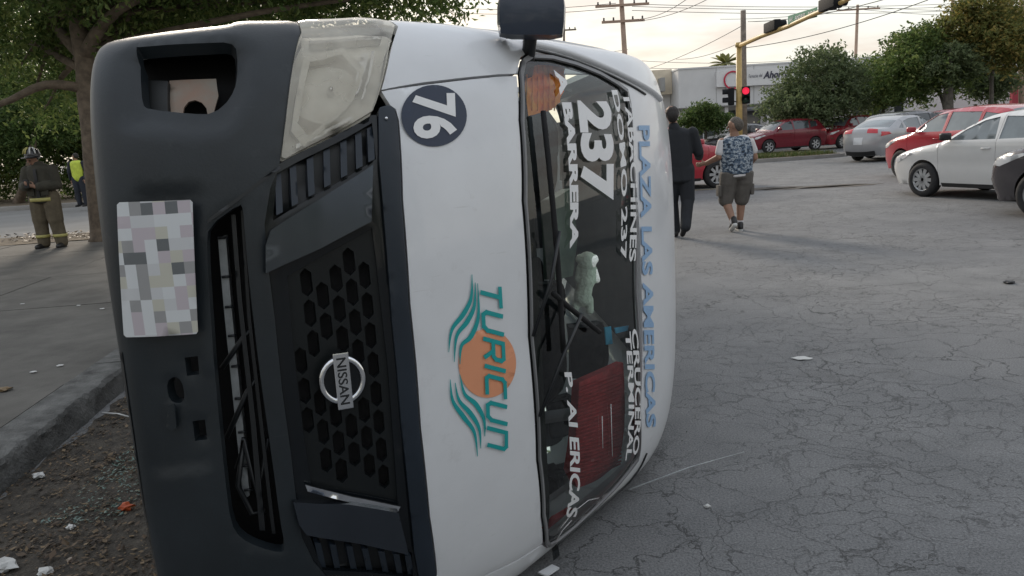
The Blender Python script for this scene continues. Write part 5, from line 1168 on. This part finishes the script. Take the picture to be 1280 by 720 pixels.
ns = mk('street_sign', P4 + [p + V3(.03, .03, 0) for p in P4], [(0, 1, 2, 3), (7, 6, 5, 4), (0, 4, 5, 1), (1, 5, 6, 2), (2, 6, 7, 3), (3, 7, 4, 0)], M_green, sp, smooth=False)
for txt, a0, a1 in (('AV.', .05, .19), ('ANDRES', .26, .62), ('ROO', .72, .95)):
    V, Fs, tw, th_ = text_mesh(txt, .02)
    mk('lettering', [(P4[0].lerp(P4[1], a0 + (a1 - a0) * v[0] / tw)).lerp(P4[3].lerp(P4[2], a0 + (a1 - a0) * v[0] / tw), .25 + .5 * v[1] / th_) + V3(-.012, -.02, 0) for v in V], Fs, M_sign, ns, smooth=False)
# wires
def wire(pts, label, sag=.25, rad=.013):
    A, B = [atY(*p) for p in pts]; n = 14; P = [A.lerp(B, k / n) - V3(0, 0, sag * 4 * (k / n) * (1 - k / n)) for k in range(n + 1)]
    o = tube('overhead_wire', P, rad, M_wire, None, 5); tag(o, label, 'wire', 'overhead wires')
for y0, y1 in ((5, 4), (8, 8), (13, 13)): wire(((790, y0, 38), (1300, y1 - 6, 52)), 'one of three level wires leaving the upper crossarm of the brown pole', .3)
for y0, y1 in ((4, 8), (10, 14)): wire(((500, y1 - 4, 44), (770, y0, 38)), 'one of two wires running from the brown utility pole above the wing mirror', .3)
for a, b, lb in (((800, 26, 38), (905, -12, 30), 'lower of two wires climbing steeply from the brown pole crossarm'), ((797, 24, 38), (865, -6, 30), 'steeper of two wires climbing from the brown pole crossarm'), ((790, 92, 46), (928, 32, 34), 'sagging cable rising to the timber pole head from behind the van roof'), ((935, 27, 34), (1130, -8, 25), 'thick cable rising from the timber pole past the green street sign'), ((845, 74, 48), (928, 52, 34), 'short thin wire reaching the timber pole above the palm'), ((800, 76, 60), (1000, 75, 60), 'faint level wire just above the pharmacy roof'), ((790, 84, 60), (925, 80, 60), 'faint low wire crossing behind the palm fronds'), ((930, 60, 34), (1160, 0, 26), 'thin wire under the mast arm of the yellow signal'), ((1078, 8, 60), (1300, 12, 62), 'upper wire leaving the thin pole over the right hand trees'), ((1078, 12, 60), (1300, 20, 62), 'lower wire leaving the thin pole over the right hand trees'), ((1065, 11, 60), (900, 24, 62), 'wire from the thin pole crossarm towards the timber pole'), ((700, 62, 60), (785, 62, 60), 'faint wire between the distant pole and the brown utility pole'), ((700, 76, 60), (790, 78, 60), 'lowest faint wire close over the van roof edge')): wire((a, b), lb, .2, .014 if a[2] < 50 else .016)

# ------------------------------------------------------------------ trees
M_bark = mat('bark', (.145, .112, .082), .9, var=.35, vscale=8, bump=.8, bscale=22); M_bark2 = mat('bark_grey', (.10, .09, .075), .9, var=.35, vscale=8, bump=.8, bscale=22)
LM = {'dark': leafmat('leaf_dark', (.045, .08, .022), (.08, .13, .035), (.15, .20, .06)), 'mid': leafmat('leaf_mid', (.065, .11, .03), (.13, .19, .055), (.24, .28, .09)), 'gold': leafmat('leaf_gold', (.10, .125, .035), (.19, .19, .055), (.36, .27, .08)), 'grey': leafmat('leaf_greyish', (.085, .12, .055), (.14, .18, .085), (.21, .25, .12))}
def crown(name, blobs, n, leaf, m, parent, origin, droop=.4, rng=None, clump=.35):
    """leaf-sized bent faces on many twig clumps inside the crown blobs"""
    rng = rng or random; V, Fs = [], []; tot = sum(b[1][0] * b[1][1] * b[1][2] for b in blobs); og = Vector(origin)
    for c, r in blobs:
        nb = max(1, int(n * r[0] * r[1] * r[2] / tot / 26)); c = Vector(c)
        for _ in range(nb):
            while True:
                p = Vector((rng.uniform(-1, 1), rng.uniform(-1, 1), rng.uniform(-1, 1)))
                if .25 < p.length < 1 and noise.noise(Vector((p.x * 2.2 + c.x, p.y * 2.2 + c.y, p.z * 2.2))) > -.18: break
            if p.length < .6 and rng.random() < .5: p = p.normalized() * rng.uniform(.6, 1.)
            q = c + Vector((p.x * r[0], p.y * r[1], p.z * r[2])); cs_ = clump * rng.uniform(.6, 1.3)
            d = Vector((p.x, p.y, p.z * .5 - droop)).normalized()
            for _2 in range(26):
                o_ = q + d * rng.uniform(-1, 1) * cs_ + Vector((rng.gauss(0, 1), rng.gauss(0, 1), rng.gauss(0, .7))) * cs_ * .42
                a = Vector((rng.gauss(0, 1), rng.gauss(0, 1), rng.gauss(-droop, .7))).normalized(); s = a.cross(Vector((rng.gauss(0, 1), rng.gauss(0, 1), rng.gauss(0, 1)))).normalized(); l = leaf * rng.uniform(.6, 1.4)
                k = len(V); nn = a.cross(s) * l * .15; o_ = o_ - og
                V += [o_ - a * l * .5, o_ + s * l * .22 + nn, o_ + a * l * .5, o_ - s * l * .22 + nn]; Fs.append((k, k + 1, k + 2, k + 3))
    return mk(name, V, Fs, m, parent, smooth=False)
def tree(name, label, base, trunk_pts, trunk_r, limbs, blobs, n, leaf, m, bark=None, group=None, clump=.35, droop=.4, seed=1):
    rng = random.Random(seed); o = empty(name, tuple(base)); tag(o, label, 'tree', group); b0 = Vector(base); bark = bark or M_bark
    def wob(pts, k=5):
        A = np.array([tuple(p) for p in pts], float); out = [Vector(crom(A, t)) for t in np.linspace(0, len(A) - 1, (len(A) - 1) * k + 1)]
        return [p + Vector((noise.noise(p * 1.3), noise.noise(p * 1.3 + V3(5, 0, 0)), 0)) * .05 * (i > 0) for i, p in enumerate(out)]
    tp_ = wob(trunk_pts); n_ = len(tp_); V, Fs = tube_data([p - b0 for p in tp_], [trunk_r * (1 - .55 * i / (n_ - 1)) * (1 + .35 * math.exp(-i * 1.2)) for i in range(n_)], 12); tk = mk('trunk', V, Fs, bark, o)
    for pts, r0 in limbs:
        lp_ = wob(pts, 4); n_ = len(lp_); V, Fs = tube_data([p - b0 for p in lp_], [r0 * (1 - .75 * i / (n_ - 1)) for i in range(n_)], 8); mk('limb', V, Fs, bark, tk)
    top = tp_[-1]
    for c, r in blobs[:14]:
        for _ in range(2):
            e_ = Vector(c) + Vector((rng.uniform(-.5, .5) * r[0], rng.uniform(-.5, .5) * r[1], rng.uniform(-.4, .3) * r[2])); st_ = tp_[int(len(tp_) * rng.uniform(.6, .99))]
            lp_ = wob([st_, st_.lerp(e_, .5) + V3(0, 0, .15 * r[2]), e_], 4); n_ = len(lp_); V, Fs = tube_data([p - b0 for p in lp_], [trunk_r * .34 * (1 - .8 * i / (n_ - 1)) for i in range(n_)], 6); mk('branch', V, Fs, bark, tk)
    crown('crown', blobs, n, leaf, m, o, b0, droop, rng, clump); return o
# big tree on the pavement (left)
tb_ = gnd(132, 300, .14)
T = lambda px, py, Y: atY(px, py, Y)
tree('street_tree', 'large tree with pale trunk and low limb growing from the pavement behind the bumper', (tb_.x, tb_.y, .14), [V3(tb_.x, tb_.y, .05), T(124, 230, tb_.y), T(116, 150, tb_.y), T(106, 90, tb_.y), T(96, 20, tb_.y), T(100, -60, tb_.y)], .24,
     [([T(112, 112, tb_.y), T(60, 106, 13.6), T(0, 130, 13.2), T(-60, 135, 13)], .095), ([T(104, 70, tb_.y), T(150, 10, 13.5), T(260, -40, 13)], .13), ([T(104, 75, tb_.y), T(60, 20, 14.5), T(20, -40, 15)], .12)],
     [(T(60, -10, 14), (2.6, 2.6, .85)), (T(190, 20, 15.5), (2.0, 2., .75)), (T(320, -8, 15), (2.1, 2., .7)), (T(440, -30, 14.5), (1.9, 2., .75)), (T(530, -25, 14), (1.0, 1.3, .72)), (T(30, 75, 15.5), (1.1, 1.5, .6)), (T(200, -90, 14), (4, 3, 1.2)), (T(420, -110, 13.5), (3, 2.5, 1.0)), (T(70, 130, 16.3), (1.0, 1.0, .5)), (T(150, 20, 17), (2.4, 1.5, .8)), (T(20, 40, 17.5), (1.8, 1.5, .8)), (T(300, 12, 17), (2.4, 1.5, .6)), (T(450, 2, 16), (1.7, 1.2, .55))], 88000, .115, LM['mid'], droop=.8, clump=.34, seed=3)
# trees across the side street
for i, (px, Y, h, w_, key, lab) in enumerate(((-40, 31, 6.5, 3.6, 'mid', 'leafy tree across the side street at the firefighter\'s back'), (40, 35, 8, 4.2, 'dark', 'dark green tree standing behind the firefighter'), (118, 33, 7, 3.8, 'mid', 'bushy tree behind the hi-vis officer'), (230, 38, 9, 4.8, 'dark', 'tall dark tree hidden in part by the bumper'), (360, 42, 9.5, 5, 'dark', 'broad dark tree rising behind the van headlight'), (-130, 33, 8, 4.5, 'dark', 'dark tree at the far end of the dirt bank'))):
    b = T(px, 240, Y); b.z = .15
    tree('bank_tree', lab, b, [b, b + V3(.2, 0, h * .3), b + V3(.1, .2, h * .7)], .17, [], [(b + V3(0, 0, h * .62), (w_ * .8, w_ * .7, h * .36)), (b + V3(-w_ * .5, .2, h * .4), (w_ * .55, w_ * .5, h * .24)), (b + V3(w_ * .5, -.2, h * .45), (w_ * .55, w_ * .5, h * .24))], 15000, .20, LM[key], group=None, clump=.55, seed=20 + i)
# leaning thin trunk and undergrowth behind the firefighter
b = gnd(24, 254, .15); tree('bank_tree', 'thin leaning tree trunk rising from scrub behind the firefighter', b, [b, T(32, 225, 29.), T(40, 190, 29.), T(46, 150, 29.2)], .17, [], [(T(50, 150, 29.5), (1.6, 1.3, 1.1)), (T(20, 170, 29.5), (1.3, 1.2, .9))], 5000, .16, LM['dark'], clump=.4, seed=41)
un = crown('undergrowth', [(V3(-34 + i * 2.6, 31.5 + (i % 3) * 1.2, .9), (1.9, 1.3, 1.0 + .5 * (i % 2))) for i in range(11)] + [(V3(-34 + i * 3, 34.5, 2.0), (2.2, 1.3, 1.9)) for i in range(10)] + [(V3(-33 + i * 2.7, 36.5, 3.2), (2.2, 1.2, 1.6)) for i in range(12)], 66000, .18, LM['mid'], None, (0, 0, 0), .2, random.Random(5), .35); tag(un, 'tangled green undergrowth along the dirt bank', 'undergrowth', kind='stuff')
un2 = crown('far_wood', [(V3(-70 + i * 7.5, 56 + (i % 2) * 3, 4.5), (5.5, 3, 4.8)) for i in range(9)], 42000, .36, LM['dark'], None, (0, 0, 0), .2, random.Random(6), .8); tag(un2, 'far dark wood behind the dirt bank', 'wood', kind='stuff')
blocker_wood = crown('far_wood', [(V3(-30 + i * 6.5, -15 - (i % 2) * 3, 4.2), (4.8, 2.6, 4.2)) for i in range(10)], 14000, .5, LM['dark'], None, (0, 0, 0), .2, random.Random(8), 1.0); tag(blocker_wood, 'unseen dark tree line added behind the camera to dim the van front', 'wood', kind='stuff')  # added out of view; cuts light and reflections on the van front
# right hand trees in front of the shops
def rtree(label, px0, px1, py0, py1, Y, key, trunk_px, seed, n=9000, leaf=.20, clump=.42):
    rng = random.Random(seed); b = T(trunk_px, 170, Y); b.z = .14; A = T(px0, py1, Y); B = T(px1, py0, Y); w_ = (B.x - A.x) / 2; zc = (A.z + B.z) / 2; hz = (B.z - A.z) / 2; cx = (A.x + B.x) / 2; bl_ = []
    for k in range(7):
        a = k * .9 + rng.uniform(-.2, .2); bl_.append((V3(cx + w_ * .52 * math.cos(a), Y + w_ * .4 * math.sin(a), zc + hz * rng.uniform(-.42, .45) * (1 if k else 0)), (w_ * .50, w_ * .45, hz * rng.uniform(.42, .58))))
    bl_.append((V3(cx, Y, zc + hz * .3), (w_ * .55, w_ * .5, hz * .62)))
    return tree('roadside_tree', label, b, [b, V3(b.x * .8 + cx * .2, Y, zc * .5), V3(cx, Y, zc)], max(.09, w_ * .055), [], bl_, n, leaf, LM[key], M_bark2, clump=clump, seed=seed)
rtree('small round green tree in front of the white pharmacy', 846, 918, 124, 172, 44, 'dark', 882, 51, 6000, .18, .34)
rtree('dense green tree hiding the end of the pharmacy sign', 948, 1096, 48, 174, 41, 'grey', 1020, 52, 19000)
rtree('green tree standing between the silver saloon and the thin utility pole', 1060, 1165, 52, 166, 43, 'mid', 1100, 57, 13000)
rtree('spreading tree with thick trunk above the bright red hatchback', 1092, 1222, 16, 140, 38, 'mid', 1185, 53, 17000)
rtree('tree with golden light in its leaf colour and pale trunk behind the white saloon', 1178, 1306, -18, 124, 37, 'gold', 1237, 54, 17000)  # low golden sunlight is put into the leaf colour
rtree('low leafy shrub tree by the red boundary wall', 1205, 1275, 72, 132, 40, 'grey', 1245, 55, 6500)
b = T(1185, 165, 36.5); b.z = .0; tree('roadside_tree', 'bare dark trunk standing beside the bright red hatchback roof', b, [b, T(1185, 120, 36.5), T(1186, 90, 36.5), T(1190, 60, 36.5)], .26, [], [(T(1188, 80, 36.5), (1.4, 1.2, .9))], 2500, .2, LM['grey'], M_bark2, seed=61)
# palm behind the shop
pb = T(905, 100, 62); po = empty('palm_tree', (pb.x, 62, .14)); tag(po, 'palm tree top showing above the pharmacy roof', 'tree'); pz = T(905, 80, 62).z
tube('trunk', [(0, 0, 0), (.1, 0, pz - .14)], [.2, .15], M_bark2, po, 8)
rng = random.Random(9); 
for k in range(22):
    a = k * 2.4; el = rng.uniform(.1, 1.3); d = V3(math.cos(a) * math.cos(el), math.sin(a) * math.cos(el), math.sin(el)); V, Fs = [], []; s = d.cross(V3(0, 0, 1)).normalized()
    for i in range(9):
        t_ = i / 8; p_ = V3(.1, 0, pz - .14) + d * 1.7 * t_ - V3(0, 0, .7 * t_ * t_); w_ = .22 * math.sin(math.pi * min(1, t_ * .9 + .08)); V += [p_ - s * w_ - V3(0, 0, w_ * .5), p_, p_ + s * w_ - V3(0, 0, w_ * .5)]
    for i in range(8): Fs += [(i * 3, i * 3 + 1, i * 3 + 4, i * 3 + 3), (i * 3 + 1, i * 3 + 2, i * 3 + 5, i * 3 + 4)]
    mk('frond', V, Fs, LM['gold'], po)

# ------------------------------------------------------------------ litter by the kerb
M_dry = leafmat('dry_leaf', (.022, .015, .009), (.075, .045, .022), (.20, .14, .075), .1); M_green2 = mat('glass_grains', (.06, .12, .10), .3, var=.4, vscale=40); M_paper = mat('paper', (.55, .55, .53), .8, var=.06)
def litter(name, n, poly, size, m, label, cat, zf=.003, asp=.45):
    A = np.array(poly); lo, hi = A.min(0), A.max(0); V, Fs = [], []
    while len(Fs) < n:
        p = (random.uniform(lo[0], hi[0]), random.uniform(lo[1], hi[1]))
        if not inside([p], poly)[0]: continue
        if noise.noise(V3(p[0] * 2.3, p[1] * 2.3, 3)) < random.uniform(-.55, .15): continue
        a = random.uniform(0, 6.28); l = size * random.uniform(.4, 1.5); z = zf + random.uniform(0, .012); tl = random.uniform(-.9, .9); c_, s_ = math.cos(a), math.sin(a); k = len(V)
        V += [(p[0] - c_ * l, p[1] - s_ * l, z), (p[0] - s_ * l * asp * random.uniform(.6, 1.2), p[1] + c_ * l * asp * random.uniform(.6, 1.2), z + abs(tl) * l * .5), (p[0] + c_ * l, p[1] + s_ * l, z + abs(tl) * l), (p[0] + s_ * l * asp, p[1] - c_ * l * asp, z + max(0, tl) * l * .4 + .001)]; Fs.append((k, k + 1, k + 2, k + 3))
    o = mk(name, V, Fs, m, None, smooth=False); tag(o, label, cat, kind='stuff'); return o
strip = [(-2.45, 2.4), (-1.2, 2.2), (-1.62, 3.3), (-1.8, 4.4), (-2.25, 6.5), (-2.75, 9.0), (-3.2, 9.3), (-2.78, 6.5), (-2.55, 4.5)]
rag_ = [(a + .09 * noise.noise(V3(a * 6, b * 6, 1)) + .05 * noise.noise(V3(a * 17, b * 17, 2)), b + .06 * noise.noise(V3(a * 6, b * 6, 4))) for a, b in dens(strip, .08)]
gs_ = slab_poly('gutter_dirt', rag_, -.02, .003, mat('gutter_soil', (.05, .043, .034), .95, var=.6, vscale=9, bump=.9, bscale=70), None); tag(gs_, 'dark leaf mould and soil in the gutter', 'soil', kind='structure')
litter('dry_leaves', 3600, strip, .012, M_dry, 'brown dry leaves lying along the gutter', 'leaves', .005, .62)
litter('leaf_crumbs', 7000, strip, .006, M_dry, 'fine dark leaf crumbs covering the gutter soil', 'leaves', .003, .7)
litter('curled_leaves', 260, strip, .019, M_dry, 'larger curled dry leaves scattered along the gutter', 'leaves', .008, .55)
litter('glass_crumbs', 700, [(-2.1, 3.1), (-1.75, 3.1), (-1.75, 4.0), (-2.1, 4.0)], .009, M_green2, 'greenish crumbs of broken glass in the gutter', 'glass', .006)
litter('road_grit', 900, [(.5, 2.2), (3.5, 2.2), (4.5, 6.5), (1.1, 6.5)], .006, M_conc2, 'loose grit scattered over the cracked asphalt', 'grit', .001)
litter('verge_leaves', 1500, [(-16, 14.4), (-4.2, 14.2), (-4.3, 15.9), (-16, 15.9)], .05, M_dry, 'dry leaves on the dirt verge under the big tree', 'leaves', .155)
def crumple(name, px, py, z, s, m, label, cat, flat=.4, seed=0):
    p = gnd(px, py, z); bm = bmesh.new(); bmesh.ops.create_icosphere(bm, subdivisions=2, radius=1)
    for v in bm.verts:
        n_ = noise.noise(v.co * 1.7 + V3(seed, 0, 0)); v.co *= 1 + n_ * .7; v.co = Vector((v.co.x * s, v.co.y * s * .75, v.co.z * s * flat + s * flat * .8))
    o = bmo(name, bm, m); o.location = p; tag(o, label, cat); return o
crumple('paper_scrap', 48, 597, .006, .030, M_paper, 'torn white paper scrap lying against the kerb foot', 'paper', .45, 1)
crumple('paper_scrap', 4, 712, .006, .055, M_paper, 'largest crumpled white paper on the leaf litter', 'paper', .35, 2)
crumple('paper_scrap', 56, 716, .006, .032, M_paper, 'small folded white paper beside the largest paper', 'paper', .3, 3)
crumple('orange_peel', 158, 637, .006, .030, mat('orange_peel', (.42, .075, .02), .6, var=.3, vscale=30), 'bright orange crushed fruit by the van bumper', 'fruit', .55, 4)
crumple('stone', 89, 661, .006, .016, M_sole, 'small pale stone between the orange fruit and the papers', 'stone', .7, 5)
crumple('stone', 88, 702, .006, .013, M_rust, 'little brownish stone next to the folded paper', 'stone', .7, 6)
crumple('plastic_scrap', 1002, 448, .004, .05, M_paper, 'thin white plastic strip lying alone on the asphalt', 'litter', .08, 7)
crumple('asphalt_chip', 884, 634, .003, .012, M_paper, 'tiny white chip on the road near the aerial', 'litter', .6, 8)
crumple('dark_stain_stone', 1262, 354, .003, .05, M_cblack, 'small black rag on the open road', 'rag', .3, 9)
p0, p1 = gnd(128, 516, .02), gnd(162, 521, .02); tw_ = tube('twig', [p0, p0.lerp(p1, .6) + V3(0, 0, .008), p1], [.004, .005, .004], M_paper, None, 6); tag(tw_, 'pale stripped twig poking out beside the bumper', 'twig')
p0, p1 = gnd(52, 690, .012), gnd(68, 678, .012); tw_ = tube('twig', [p0, p0.lerp(p1, .5) + V3(0, 0, .006), p1], .003, M_bark, None, 6); tag(tw_, 'short dark twig on the gutter leaves', 'twig')
p0, p1 = gnd(0, 492, .15), gnd(14, 484, .15); tw_ = crumple('leaf_clump', 4, 488, .145, .05, M_dry, 'brown leaf clump on the pavement edge', 'leaves', .25, 10)
for k, (px, py) in enumerate(((28, 380), (98, 382), (128, 386), (75, 457), (42, 465))): crumple('paper_scrap', px, py, .143, .022, M_paper, 'tiny pale scrap lying on the pavement slabs', 'paper', .15, 20 + k)['group'] = 'pale scraps on the pavement'
